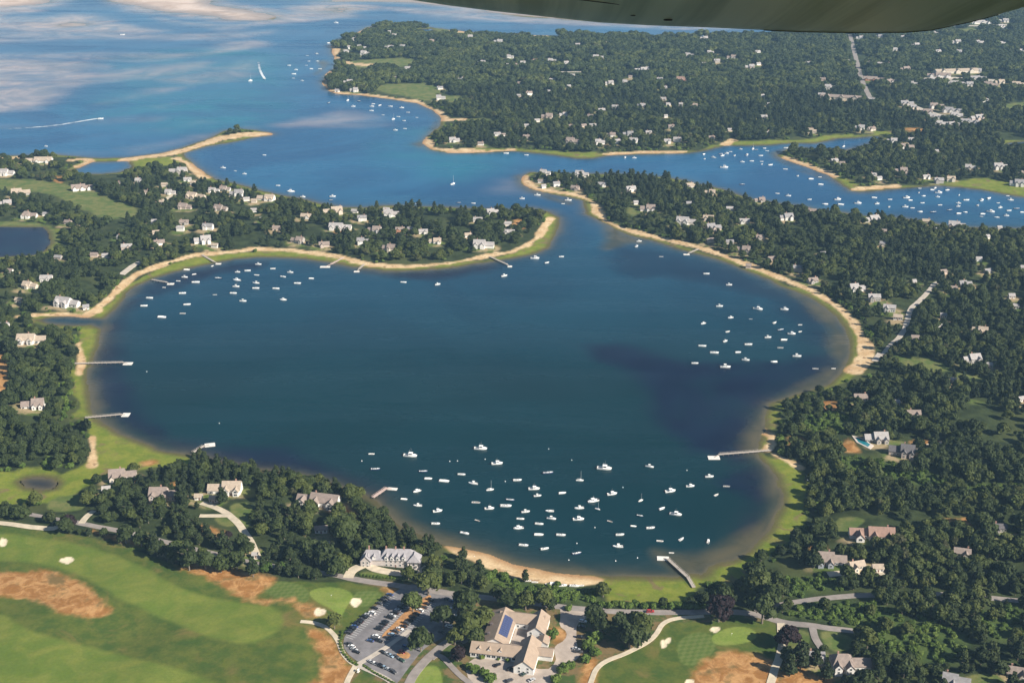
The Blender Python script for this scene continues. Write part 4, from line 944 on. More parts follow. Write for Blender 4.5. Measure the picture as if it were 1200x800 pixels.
# ------------------------------------------------------------------ boats
GEL = mt('white_gelcoat', (.82,.82,.80), .35); GELG = mt('grey_hull', (.42,.43,.44), .45); NAVY = mt('navy_hull', (.03,.05,.12), .35); DECK = mt('boat_deck', (.62,.60,.55), .6)
GLASSD = mt('boat_glass', (.02,.025,.03), .1); ENG = mt('outboard_black', (.03,.03,.035), .4); ALU = mt('mast_aluminium', (.62,.62,.62), .35); WOODR = mt('boat_wood', (.30,.17,.08), .6); CANV = mt('canvas_cover', (.75,.74,.70), .9); BLUEC = mt('blue_canvas', (.05,.11,.30), .9); TANC = mt('tan_sail', (.62,.42,.28), .9)
def hull(bm, L, B, fb, deckz, transom=.86):
    """boat hull along x, bow at +x; returns nothing; fb freeboard"""
    n = 9; rows = []
    for i in range(n):
        u = i / (n - 1); x = -L / 2 + L * u
        hb = B / 2 * (transom + (1 - transom) * math.sin(min(u / .5, 1) * math.pi / 2)) if u < .5 else B / 2 * max(1 - ((u - .5) / .5) ** 2.3, .02)
        sh = fb * (1 + .35 * u ** 2.2)
        ch = .78 - .3 * max(0, u - .6)
        rows.append([(x - .0, -hb, sh), (x - .06 * L * u ** 3, -hb * ch, .05), (x - .10 * L * u ** 3, 0, -.35), (x - .06 * L * u ** 3, hb * ch, .05), (x, hb, sh)])
    V = [[bm.verts.new(p) for p in r] for r in rows]
    for i in range(n - 1):
        for k in range(4): bm.faces.new((V[i][k], V[i+1][k], V[i+1][k+1], V[i][k+1]))
    bm.faces.new(V[0][::-1]); bm.faces.new(V[-1])
    # gunwale strip
    W = [[bm.verts.new((p[0], p[1] * .86, p[2] + .02)) for p in (r[0], r[4])] for r in rows]
    for i in range(n - 1):
        bm.faces.new((V[i][0], W[i][0], W[i+1][0], V[i+1][0])); bm.faces.new((W[i][1], V[i][4], V[i+1][4], W[i+1][1]))
    return rows
def deck(bm, rows, z, i0=0, i1=None, k=.86):
    rows = rows[i0:i1]
    top = []
    for r in rows: top.append([bm.verts.new((r[0][0], r[0][1] * k, z if z is not None else r[0][2] + .01)), bm.verts.new((r[4][0], r[4][1] * k, z if z is not None else r[4][2] + .01))])
    for a, b in zip(top[:-1], top[1:]): bm.faces.new((a[0], b[0], b[1], a[1]))
def proto(name, cat): return thing(name, cat, (0, 0, -500))
def make_runabout(cover=False, hullm=None, top=False):
    t = proto('motorboat', 'boat')
    bm = bmesh.new(); rows = hull(bm, 6.4, 2.3, .75, .3); obj('hull', bm, hullm or GEL, t)
    bm = bmesh.new(); deck(bm, rows, .35, 0, 6); obj('cockpit_floor', bm, DECK, t)
    bm = bmesh.new(); deck(bm, rows, None, 5); obj('foredeck', bm, GEL, t)
    if cover:
        bm = bmesh.new(); prism(bm, [(-1.0, .75), (1.0, .75), (.55, 1.2), (-.55, 1.2)], -2.9, .9); obj('boat_cover', bm, CANV, t)
    else:
        bm = bmesh.new(); prism(bm, [(-.5, .3), (.5, .3), (.42, 1.25), (-.42, 1.25)], -.55, .35); co = obj('console', bm, GEL, t)
        bm = bmesh.new(); v = [bm.verts.new(p) for p in ((.3,-.42,1.25),(.3,.42,1.25),(.02,.36,1.75),(.02,-.36,1.75),(.36,-.42,1.25),(.36,.42,1.25),(.08,.36,1.75),(.08,-.36,1.75))]
        for f in ((3,2,1,0),(4,5,6,7),(0,1,5,4),(1,2,6,5),(2,3,7,6),(3,0,4,7)): bm.faces.new([v[i] for i in f])
        obj('windscreen', bm, GLASSD, co)
        if top:
            bm = bmesh.new(); box(bm, -1.1, .5, -.8, .8, 1.98, 2.06)
            for xx in (-.9, .3):
                for yy in (-.6, .6): tube(bm, (xx, yy, .35), (xx, yy, 2.0), .025, n=6)
            obj('canopy', bm, CANV, t)
        bm = bmesh.new(); box(bm, -1.5, -1.0, -.6, .6, .35, .85); box(bm, -2.8, -2.3, -.8, .8, .35, .75); obj('seat', bm, CANV, t)
    bm = bmesh.new(); box(bm, -3.65, -3.2, -.22, .22, .55, 1.2); box(bm, -3.5, -3.3, -.1, .1, -.4, .6); obj('outboard_motor', bm, ENG, t)
    remember(t); return t
def make_cruiser():
    t = proto('cabin_cruiser', 'boat')
    bm = bmesh.new(); rows = hull(bm, 8.6, 3.0, 1.0, .4); obj('hull', bm, GEL, t)
    bm = bmesh.new(); deck(bm, rows, .45, 0, 4); obj('cockpit_floor', bm, DECK, t)
    bm = bmesh.new(); deck(bm, rows, None, 3); obj('foredeck', bm, GEL, t)
    bm = bmesh.new(); prism(bm, [(-1.15, .5), (1.15, .5), (1.0, 2.35), (-1.0, 2.35)], -.9, 1.3); box(bm, -1.1, 1.5, -1.15, 1.15, 2.35, 2.47); prism(bm, [(-.95, 1.0), (.95, 1.0), (.7, 1.6), (-.7, 1.6)], 1.3, 2.9)
    ca = obj('cabin', bm, GEL, t)
    bm = bmesh.new()
    box(bm, 1.30, 1.335, -.85, .85, 1.62, 2.2)
    for s in (-1, 1): box(bm, -.6, 1.1, s * 1.08 - .03, s * 1.08 + .03, 1.5, 2.15)
    obj('window', bm, GLASSD, ca)
    bm = bmesh.new(); tube(bm, (-.4, 0, 2.45), (-.5, 0, 4.3), .04); tube(bm, (.4, .8, 2.45), (.3, .85, 5.2), .02); obj('antenna', bm, ALU, ca)
    bm = bmesh.new(); box(bm, -4.75, -4.25, -.75, -.25, .7, 1.5); box(bm, -4.75, -4.25, .25, .75, .7, 1.5); obj('outboard_motor', bm, ENG, t)
    remember(t); return t
def make_sailboat(cov, hm):
    t = proto('sailboat', 'boat')
    bm = bmesh.new(); rows = hull(bm, 7.2, 2.3, .75, .3, .6); obj('hull', bm, hm, t)
    bm = bmesh.new(); deck(bm, rows, None, 0); obj('deck', bm, DECK, t)
    bm = bmesh.new(); prism(bm, [(-.8, .78), (.8, .78), (.6, 1.3), (-.6, 1.3)], -.3, 2.0); obj('cabin', bm, GEL, t)
    bm = bmesh.new(); tube(bm, (.9, 0, .8), (.9, 0, 10.0), .09, .06); ms = obj('mast', bm, ALU, t)
    bm = bmesh.new(); tube(bm, (.85, 0, 1.7), (-2.6, 0, 1.75), .06); obj('boom', bm, ALU, ms)
    bm = bmesh.new(); tube(bm, (.75, 0, 1.95), (-2.4, 0, 1.9), .24, .14); obj('furled_sail', bm, cov, ms)
    remember(t); return t
def make_skiff(hm):
    t = proto('skiff', 'boat')
    bm = bmesh.new(); rows = hull(bm, 4.2, 1.5, .45, .2); obj('hull', bm, hm, t)
    bm = bmesh.new(); deck(bm, rows, .18, 0, 8); obj('floor', bm, DECK, t)
    bm = bmesh.new()
    for x in (-1.2, 0, .9): box(bm, x - .13, x + .13, -.6, .6, .36, .41)
    obj('thwart', bm, WOODR, t)
    remember(t); return t
BP = {'m': (make_runabout(), 6.4, 'white open motorboat'), 't': (make_runabout(False, None, True), 6.4, 'white motorboat with pale canopy'), 'v': (make_runabout(True), 6.4, 'white motorboat under a pale cover'), 'n': (make_runabout(False, NAVY), 6.4, 'navy motorboat'), 'c': (make_cruiser(), 8.6, 'white cabin boat'),
      's': (make_sailboat(CANV, GEL), 7.2, 'white sailboat with bare mast'), 'b': (make_sailboat(BLUEC, GEL), 7.2, 'white sailboat with blue sail cover'), 'k': (make_skiff(GEL), 4.2, 'small white skiff'), 'g': (make_skiff(GELG), 4.2, 'small grey skiff')}
BOATS = {
 'off the sandy town beach': [
  (435.6,531,'k',7),(440,549,'m',11),(481,533.4,'c',16),(496,551.6,'n',10),(502,560,'v',9),(520.7,563,'m',12),(488.6,574.7,'m',10,35),(473.6,584,'v',8),(489.4,591.6,'m',10),(513,598,'m',11,15),(510.7,612.7,'m',10),(544.7,624,'m',11,-20),(563.4,525,'c',15),(582.7,542.4,'c',13),(541,555,'m',9),(554.4,565.7,'m',11,-12),(574.5,573,'s',9,15),(558,588,'g',10),(573.7,595,'c',11),(559.7,609,'g',7,-30),(606.4,561.7,'m',10),(626,572,'c',13),(630,580,'m',9),(598,585,'n',10,-15),(593,592,'m',13),(616,598.7,'m',10,10),(610,607,'m',9,-5),(607.5,618,'c',12,15),(632,613,'m',10),(631.5,625.7,'v',11),(613.7,638,'m',11),(638.4,642,'m',10,15),
  (642.4,553.4,'m',12),(679.6,562,'s',9),(708.4,548.4,'c',17),(761.4,546,'m',10,-20),(831.4,557.6,'m',10),(809,568.8,'c',10),(851.6,569,'g',8),(839.6,579,'k',7,40),(785.6,574.8,'c',13,15),(717.4,578,'m',12,15),(659,576.8,'m',9,12),(695,586.4,'c',14,25),(700.4,595.6,'b',7,-35),(678.6,594.6,'m',11,12),(751,585.6,'s',7,35),(775.8,595,'m',9,35),(792,602,'c',14,-15),(750,603.4,'m',8,-25),(644,598,'m',10),(646.4,606.8,'m',11,-15),(678,607.6,'m',13),(715,610,'g',7,-30),(742.4,615.6,'v',7,-10),(762.4,617.6,'m',10,8),(726.6,625.6,'m',10),(657.4,626,'m',11,-5),(724,639.6,'m',12),(773.6,633,'k',8),(798.4,631,'m',9,45),(830,633.6,'m',9,75),(787,646.8,'k',6),(676,647.6,'m',11,15)],
 'off the long eastern beach': [
  (854.5,333,'m',7),(843.3,358,'m',8),(888.3,361.5,'c',11,-20),(919.5,361.8,'m',9),(856,371.5,'m',7,20),(879.8,373,'g',4),(824,378.3,'m',7,35),(907.8,377.4,'m',7,45),(937.8,379.8,'k',5),(853,387.8,'k',6,30),(915,385.8,'m',8,20),(937.8,387.8,'k',5,30),(927.8,390.3,'c',9),(900,394.5,'m',8),(918.8,397.5,'v',8),(850,399,'m',7,35),(823.2,404.6,'m',9),(877.2,402.8,'m',9),(914.7,406.8,'g',7),(837.3,412.5,'m',10,-5),(865,412,'v',7),(934,416.6,'m',10,-5),(873.9,421,'m',9,-12),(906.8,423.3,'v',8),(814.5,424.8,'m',8),(850.2,429.3,'m',12,-4),(955.8,431.3,'g',7),(977,431,'k',5),(746,288,'m',6,50),(749,282,'m',6),(775,300,'g',5),(828,320,'m',7)],
 'in the narrows': [(641,307,'m',6,30),(658,300,'m',6),(612,232,'m',6),(630,228,'m',7),(660,238,'k',4),(666,234,'m',8),(627,302,'c',10)],
 'along the shore of the wooded neck': [(473,330,'m',7),(513,332.5,'m',7,30),(591,322.5,'m',8,30)],
 'in the cove under the wooded neck': [
  (219,315.4,'m',7),(227.6,320.6,'k',5,30),(216.6,324,'m',7),(209,328.4,'k',5),(229.6,330,'m',9),(255.6,325.4,'m',8),(192.4,336,'k',4),(249,311,'k',4,60),(278.6,318,'m',6),(290.4,316.4,'m',7),(303,309,'m',7),(320,314,'k',6),(300.6,321.6,'k',6),(277.6,327.6,'c',9),(276.8,335,'m',8),(300,331,'m',8),(300,337,'m',8),(273.6,342.8,'m',8),(332,323.6,'m',7,-20),(340.4,318.4,'m',7),(348.8,331.2,'m',8),(365,325.6,'m',6),(323.6,337.4,'m',8),(332,350.6,'m',8),(285,352,'m',8),(252,344.6,'g',5),(214,342.8,'m',8),(219.4,356,'m',8,10),(175.6,348.4,'m',8),(169,357.6,'m',8),(190,371,'m',10),(214.4,366.6,'g',7)],
 'on the bay side of the wooded neck': [(261.7,196,'m',6),(286.7,203,'m',5),(276,199.5,'k',3),(326,216.7,'m',5),(340.8,223.8,'c',9),(355,230,'m',6),(390,229.5,'m',7),(388,234,'m',5),(487,237.5,'k',4),(538,237,'m',5),(555,237.5,'m',5)],
 'on the open bay': [(143.7,40,'k',5),(310,181,'m',4),(54,170.7,'m',4)],
 'off the far headland': [
  (386,50,'m',5),(404,40,'m',5),(394,26,'m',5),(371,62.5,'m',4),(360,64.5,'k',3),(372,71,'m',4),(339,76,'m',4),(347,81,'m',4),(344.5,86,'m',5),(375,80,'k',4),(365,80,'m',4),(362,71,'k',3),(354,94,'m',4),(344,91,'k',3),(359,76,'k',3),(385.5,120,'m',5,60),(407.6,117,'s',5,60),(414,124,'m',5),(421,118,'n',5,-40),(436,124,'m',5),(435.5,129,'m',5),(445,122.7,'m',5,60),(457.8,124,'m',5),(471,125.6,'m',5),(478.4,131,'k',4),(449,134,'k',3),(461,139,'s',5,45),(467,136,'k',4),(473.7,140.7,'m',4),(488.6,137,'k',3),(463.5,151.8,'m',5),(474.8,150,'k',4),(437.6,121,'k',4),(593.4,179,'m',6),(617,181,'m',5),(732.5,184,'m',5,60),(743.4,184.3,'m',5)],
 'in the inner harbour': [
  (825,180,'m',5,45),(826,185.5,'k',4,60),(836,184,'m',6,-20),(845,179.7,'m',5),(846.7,181.7,'m',6,30),(851.7,179,'m',5),(856,177,'k',4),(861,181.7,'m',5,60),(868,174,'m',4),(875.5,181,'m',6,60),(882.5,174,'s',6,60),(886,175,'m',5),(891.7,181.7,'m',5),(896,173,'m',4),(899,176,'k',4),(870,189,'m',5),(881,188,'m',5),(892.5,188.5,'k',4),(893,191.7,'k',4,60),(903,192.5,'m',6,20),(848.7,195.5,'c',9),(921,172.5,'m',5),(920.5,197.5,'k',5),(935,205.5,'m',5,60),(950.5,209,'m',6),(961,206.7,'k',4),(962,215.5,'v',6),(870,215.5,'m',6),(911,226,'k',5),(924,228.7,'m',6),(948.7,233,'m',5),(966.7,238.7,'v',7),(981.7,233,'c',8),(985.5,239,'v',7),(1005.5,237.5,'c',8),(988.7,171,'s',5,40)],
 'in the crowded harbour basin': [
  (1024.7,231,'m',6),(1028,238,'m',6,15),(1043,233,'m',5),(1042,241.7,'k',5,60),(1062.5,231,'c',8),(1067,234,'m',5),(1061,241.7,'m',7),(1069.5,243,'k',5),(1078,220,'k',4),(1077,225,'k',4,60),(1082,229,'v',5),(1081,237,'m',5),(1092.5,221.7,'m',5),(1096,219.7,'s',5,40),(1100,225,'c',8),(1099,230,'m',5),(1101.7,239.5,'k',5),(1110,222,'m',6,30),(1124,228,'s',4,60),(1123,237.5,'m',6),(1123,241,'m',5),(1113,245.5,'n',6),(1123.7,249.5,'v',6),(1132.5,233.7,'m',7),(1131,248,'v',5),(1146,240,'m',6,60),(1150.5,234,'c',7,35),(1159,231.7,'m',7,35),(1170,237,'k',4),(1172,242.5,'m',6,30),(1161,247.5,'c',9,-15),(1151.7,250,'v',6),(1150,253,'k',4),(1168,254,'m',6),(1179.5,252,'m',6),(1182.5,246,'m',6),(1184,233.7,'m',7),(1181,228.7,'k',4),(1191.7,244,'m',7),(1198,248,'v',5),(1094,248,'m',7),(1078,247.5,'v',6)],
}
SPECIAL = {(830,633.6): 'white open motorboat lying end on near the mouth of the marsh creek', (708.4,548.4): 'largest white cabin boat, alone in the outer middle of the town mooring field', (481,533.4): 'big white cabin boat farthest out towards the pink pier', (563.4,525): 'white cabin boat moored outermost of the whole town mooring field', (435.6,531): 'small white skiff outermost beside the pink pier',
  (676,647.6): 'white open motorboat closest to the kayaks on the town beach', (787,646.8): 'small white skiff just off the end of the crooked wooden pier', (627,302): 'white cabin boat tied up close to the marshy tip of the neck', (544.7,624): 'white open motorboat in brown shallows off the dry end of the beach', (888.3,361.5): 'biggest white cabin boat off the long eastern beach',
  (190,371): 'white open motorboat lying farthest into the pond from the cove', (1100,225): 'white cabin boat close under the harbour boathouse'}
for place, lst in BOATS.items():
    items = []
    for bt in lst:
        bx, by, kd, wp = bt[:4]; ang = bt[4] if len(bt) > 4 else None
        rg = random.Random(int(bx * 13 + by * 7))
        if kd == 'm': kd = rg.choices('mtvnc', (40, 34, 12, 8, 6))[0]
        src, L, look = BP[kd]
        a = R(ang if ang is not None else rg.uniform(-9, 9))
        if rg.random() < .12: a += math.pi
        p = at0([(bx, by + 1)])[0]
        o = copy_tree(src, (p[0], p[1], .0), a, 1.03 * wp / scale_at(by) / L)
        lab = SPECIAL.get((bx, by))
        o['group'] = 'boats ' + place
        items.append((o, bx, by, lab, look))
    label_rows(items, place, 'boat', 10)
def lone(kd, bx, by, wp, ang, label):
    src, L, look = BP[kd]; p = at0([(bx, by + 1)])[0]
    o = copy_tree(src, (p[0], p[1], 0), R(ang), 1.12 * wp / scale_at(by) / L); o['label'] = label
    return o
lone('m', 118, 138.5, 6, 12, 'white motorboat speeding across the open bay with a long straight wake')
lone('m', 310, 92, 5, -62, 'white motorboat turning on the bay at the end of a curved wake')
lone('s', 293.5, 94, 5, 40, 'lone white sailboat out on the bay beside the curved wake')
lone('b', 530.7, 215, 7, 50, 'lone sailboat with tall mast in the channel beyond the wooded neck')
lone('v', 950, 562, 9, 5, 'white motorboat hauled out on the marsh edge under the eastern wood')
for k, (bx, by, kd, an) in enumerate(((619,681,'k',5),(627,682.5,'k',0),(643,685,'k',-10),(650,684,'v',0),(659,686.5,'m',5),(673,687,'m',-5),(681,686.5,'k',10))):
    src, L, look = BP[kd]; p = at([(bx, by)])[0]
    o = copy_tree(src, (p[0], p[1], p[2] + .25), R(an), 1.0)
    o['label'] = f"{look.split(' under ')[0]} pulled up on the sandy town beach, {ORD[k]} from the left"; o['group'] = 'boats pulled up on the town beach'
# prototypes are not part of the scene
for src, L, look in BP.values():
    for c in list(src.children):
        for g in list(c.children): bpy.data.objects.remove(g)
        bpy.data.objects.remove(c)
    bpy.data.objects.remove(src)
# mooring buoys
bm = bmesh.new(); bmesh.ops.create_icosphere(bm, subdivisions=2, radius=.42); BUOY = mesh_of('buoy', bm, mt('buoy_white', (.75,.75,.74), .5), True)
bm = bmesh.new(); tube(bm, (0, 0, .35), (0, 0, 1.1), .04); STAFF = mesh_of('staff', bm, ALU)
for k, (bx, by) in enumerate(((721.4,657),(747,653.5),(676,636.5),(666.5,656),(527,540.5),(536,540),(568.5,538),(643,526),(670,539),(805,551),(730,571),(697,618),(592,564),(424,540),(556,652),(172,435.5),(257,496))):
    p = at0([(bx, by)])[0]
    t = thing('mooring_buoy', 'buoy', (p[0], p[1], .1), 0, 'small pale mooring buoy floating loose on the dark pond', 'mooring buoys on the pond')
    link('float', BUOY, t); link('staff', STAFF, t)
# wakes
def wake(pts, w0, w1):
    p = at0(pts); p = chaikin(p, False, 3); n = len(p)
    t = np.gradient(p, axis=0); t /= np.hypot(t[:, 0], t[:, 1])[:, None]; nn = np.stack([-t[:, 1], t[:, 0]], 1)
    bm = bmesh.new(); ly = bm.verts.layers.float.new('age')
    ws = np.linspace(w0, w1, n)
    rows = []
    for k in (-1, -.4, .4, 1):
        rows.append([bm.verts.new((*(p[i] + nn[i] * ws[i] * k), .05)) for i in range(n)])
        for i, v in enumerate(rows[-1]): v[ly] = min(1, .1 + .9 * i / n + (.35 if abs(k) == 1 else 0))
    for a, b in zip(rows[:-1], rows[1:]):
        for i in range(n - 1):
            f = bm.faces.new((a[i], b[i], b[i+1], a[i+1])); f.normal_update()
            if f.normal.z < 0: f.normal_flip()
    o = obj('wake_foam', bm, FOAM); o['kind'] = 'stuff'
FOAM, t_, b_ = new_mat('foam'); n_ = NT(t_)
age = n_.math('MULTIPLY', n_.attr('age'), .55)
t_.links.new(n_.mix(n_.ramp(n_.math('SUBTRACT', n_.noise(.10, 5, .7), n_.math('MULTIPLY', age, .7)), .05, .42), (.012, .08, .16), (.72, .76, .76)), b_.inputs['Base Color']); b_.inputs['Roughness'].default_value = .5
wake([(118,138.5),(105,140.5),(90,143),(70,146.5),(40,149.5),(10,151)], 2.6, 3.2)
wake([(310,92),(306,86),(304,80),(303,73)], 2.4, 2.6)

# ------------------------------------------------------------------ piers
PLANK = mt('pier_planks', (.40,.35,.30), .9, .2, .8); PINKP = mt('pier_planks_pink', (.50,.38,.33), .9, .15, .8); FLOATM = mt('float_deck', (.66,.63,.58), .8, .1, .6); PILE = mt('pier_pile', (.17,.14,.11), .9)
def pier(pts, wd, fl, label, m=None, fsize=1.0, fang=0):
    P = at0(pts)
    t = thing('pier', 'pier', (P[0][0], P[0][1], 0), 0, label, 'piers round the pond')
    o = P[0]
    bm, bp, br = bmesh.new(), bmesh.new(), bmesh.new()
    for a, b in zip(P[:-1], P[1:]):
        d = b - a; L = np.hypot(*d); an = math.atan2(d[1], d[0])
        M = Matrix.Translation((a[0] - o[0], a[1] - o[1], 0)) @ Matrix.Rotation(an, 4, 'Z')
        n0 = len(bm.verts); box(bm, 0, L + wd * .3, -wd/2, wd/2, 1.35, 1.55); xf(bm, n0, M)
        for s in (-1, 1):
            n0 = len(br.verts); box(br, 0, L, s * wd/2 - .05, s * wd/2 + .05, 2.35, 2.45)
            for k in range(int(L / 3) + 1): box(br, k * 3 - .05, k * 3 + .05, s * wd/2 - .05, s * wd/2 + .05, 1.55, 2.35)
            xf(br, n0, M)
            n0 = len(bp.verts)
            for k in range(int(L / 4) + 1): tube(bp, (k * 4, s * wd * .45, -3), (k * 4, s * wd * .45, 1.35), .14, n=6)
            xf(bp, n0, M)
    obj('walkway', bm, m or PLANK, t); obj('railing', br, m or PLANK, t); obj('pile', bp, PILE, t)
    if fl:
        f = at0([fl[0]])[0] - o; w_, h_ = fl[1], fl[2]
        bm = bmesh.new(); n0 = 0; box(bm, -w_/2, w_/2, -h_/2, h_/2, .12, .5); xf(bm, 0, Matrix.Translation((f[0], f[1], 0)) @ Matrix.Rotation(R(fang), 4, 'Z'))
        obj('float', bm, FLOATM, t)
        e = P[-1] - o
        bm = bmesh.new(); v = Vector((f[0] - e[0], f[1] - e[1], -.9)); 
        side = Vector((-v.y, v.x, 0)).normalized() * .5
        a = Vector((e[0], e[1], 1.5)); b = a + v * .9
        vs = [bm.verts.new(q) for q in (a - side, a + side, b + side, b - side, a - side - Vector((0,0,.15)), a + side - Vector((0,0,.15)), b + side - Vector((0,0,.15)), b - side - Vector((0,0,.15)))]
        for q in ((0,1,2,3),(7,6,5,4),(0,4,5,1),(1,5,6,2),(2,6,7,3),(3,7,4,0)): bm.faces.new([vs[i] for i in q])
        bmesh.ops.recalc_face_normals(bm, faces=bm.faces)
        obj('gangway', bm, m or PLANK, t)
pier([(88,427.5),(144,426)], 2.0, ((150,426.3), 8, 6), 'long straight grey pier with pale float below the western grove, the upper of two')
pier([(100,491),(142,487)], 2.0, ((147.5,486.3), 6, 7), 'straight grey pier with pale float at the salt meadow, the lower of two', None)
pier([(226,532),(239,524)], 2.2, ((246,521.5), 8, 6), 'short pale pier with square float beyond the trees of the golf course side', None, 1, 15)
pier([(437,584.5),(453,573.5)], 2.4, ((460,573), 7, 3.5), 'small pinkish pier with white float below the three gabled house', PINKP, 1, -10)
pier([(905,529),(843,534)], 2.2, ((836.5,536.5), 9, 6), 'long thin pier reaching west from the orange sand of the eastern shore', None)
pier([(813,690),(806,678),(795,668),(783,657)], 2.2, ((777,654.5), 8, 5), 'crooked wooden pier crossing the marsh beside the town beach', None, 1, -5)
pier([(237,300),(250,307.5)], 2.4, ((256,309.5), 6, 4), 'brown footbridge pier over the marsh below the cream mansion', None)
pier([(178,329),(195,332)], 2.2, ((200,333), 7, 5), 'low pier from the sandy bend of the cove', None)
pier([(403,303),(388,311)], 2.2, ((381,313), 11, 5), 'pinkish pier slanting to a wide float at the middle of the wooded neck', PINKP)
pier([(427,311),(421,316.5)], 2.2, ((418,318.5), 6, 4), 'very short pier beside the pinkish one on the wooded neck', None)
pier([(574,302),(594,311)], 2.2, ((597.5,312.5), 5, 5), 'thin pier slanting from the beach near the tip of the wooded neck', None)
pier([(819,293),(808,297.5)], 2.2, ((804.5,298.5), 7, 4), 'short pier on the upper part of the long eastern beach', None)
# ------------------------------------------------------------------ cars
def car_meshes(kind):
    if kind == 'suv': L, W, prof, gl = 4.8, 1.9, [(-2.4,.35),(2.4,.35),(2.4,.85),(2.25,1.0),(1.15,1.12),(-2.3,1.12),(-2.4,.95)], [(-2.2,1.1),(1.1,1.1),(.45,1.72),(-2.0,1.75)]
    else: L, W, prof, gl = 4.6, 1.8, [(-2.3,.32),(2.3,.32),(2.3,.72),(2.15,.84),(1.0,.95),(-1.6,.98),(-2.25,.92),(-2.3,.75)], [(-1.75,.95),(1.05,.93),(.3,1.42),(-1.1,1.44)]
    b = bmesh.new()
    a = [b.verts.new((x, -W/2 + (.12 if abs(x) > 2 else 0), z)) for x, z in prof]; c = [b.verts.new((x, W/2 - (.12 if abs(x) > 2 else 0), z)) for x, z in prof]
    n = len(prof)
    for i in range(n): b.faces.new((a[i], a[(i+1)%n], c[(i+1)%n], c[i]))
    b.faces.new(a[::-1]); b.faces.new(c)
    # roof panel
    x0, x1, z = gl[3][0] + .1, gl[2][0] - .05, gl[2][1]
    box(b, x0, x1, -W/2 + .22, W/2 - .22, z, z + .05)
    bmesh.ops.recalc_face_normals(b, faces=b.faces)
    g = bmesh.new()
    a = [g.verts.new((x, -(W/2 - (.08 if i < 2 else .2)), z)) for i, (x, z) in enumerate(gl)]; c = [g.verts.new((x, (W/2 - (.08 if i < 2 else .2)), z)) for i, (x, z) in enumerate(gl)]
    for i in range(4): g.faces.new((a[i], a[(i+1)%4], c[(i+1)%4], c[i]))
    g.faces.new(a[::-1]); g.faces.new(c); bmesh.ops.recalc_face_normals(g, faces=g.faces)
    return b, g
GLASSC = mt('car_glass', (.02,.024,.03), .08); TYRE = mt('tyre_rubber', (.02,.02,.02), .9); RIM = mt('wheel_rim', (.35,.35,.36), .35, 0, 1, .6)
bm = bmesh.new(); tube(bm, (0, -.12, 0), (0, .12, 0), .34, n=14); TYREM = mesh_of('tyre', bm, TYRE)
bm = bmesh.new(); tube(bm, (0, -.14, 0), (0, .14, 0), .20, n=10); RIMM = mesh_of('rim', bm, RIM)
def lamp_mesh(nm, c):
    bm = bmesh.new(); box(bm, -.03, .03, -.2, .2, -.08, .08); return mesh_of(nm, bm, mt(nm + '_lens', c, .2))
HEADL = lamp_mesh('headlight', (.8,.8,.75)); TAILL = lamp_mesh('tail_light', (.35,.02,.02))
PAINT = {'white': (.80,.80,.78), 'black': (.012,.012,.014), 'dark grey': (.06,.06,.065), 'silver': (.46,.47,.48), 'blue': (.04,.09,.22), 'red': (.38,.03,.03), 'light blue': (.25,.36,.46), 'green': (.03,.07,.05)}
CARM = {}
for kd in ('suv', 'sedan'):
    b, g = car_meshes(kd)
    GM = mesh_of('car_window', g, GLASSC)
    for c, col in PAINT.items():
        m_ = mt('car_paint_' + c.replace(' ', '_'), col, .3, 0, 1, .0, .6)
        CARM[kd, c] = (mesh_of('car_body', b.copy(), m_), GM)
def car(px, py, colr, kd, ang, label=None, group=None, z=None):
    p = at0([(px, py)], Z_CLUB + .1)[0] if z is None else None
    if p is None:
        q = at([(px, py)])[0]; p = q[:2]; zz = q[2] + z
    else: zz = Z_CLUB + .10
    t = thing('parked_car', 'car', (p[0], p[1], zz), ang, label, group)
    body, gl = CARM[kd, colr]
    link('body', body, t); link('window', gl, t)
    for x in (-1.4, 1.4):
        for y in (-.82, .82):
            wh = link('wheel', TYREM, t, (x, y, .34)); link('rim', RIMM, wh)
    ex = 2.4 if kd == 'suv' else 2.3
    for y in (-.6, .6):
        link('headlight', HEADL, t, (ex, y, .72)); link('tail_light', TAILL, t, (-ex, y, .75))
    return t
ANG = math.atan2(LOTN[1], LOTN[0])
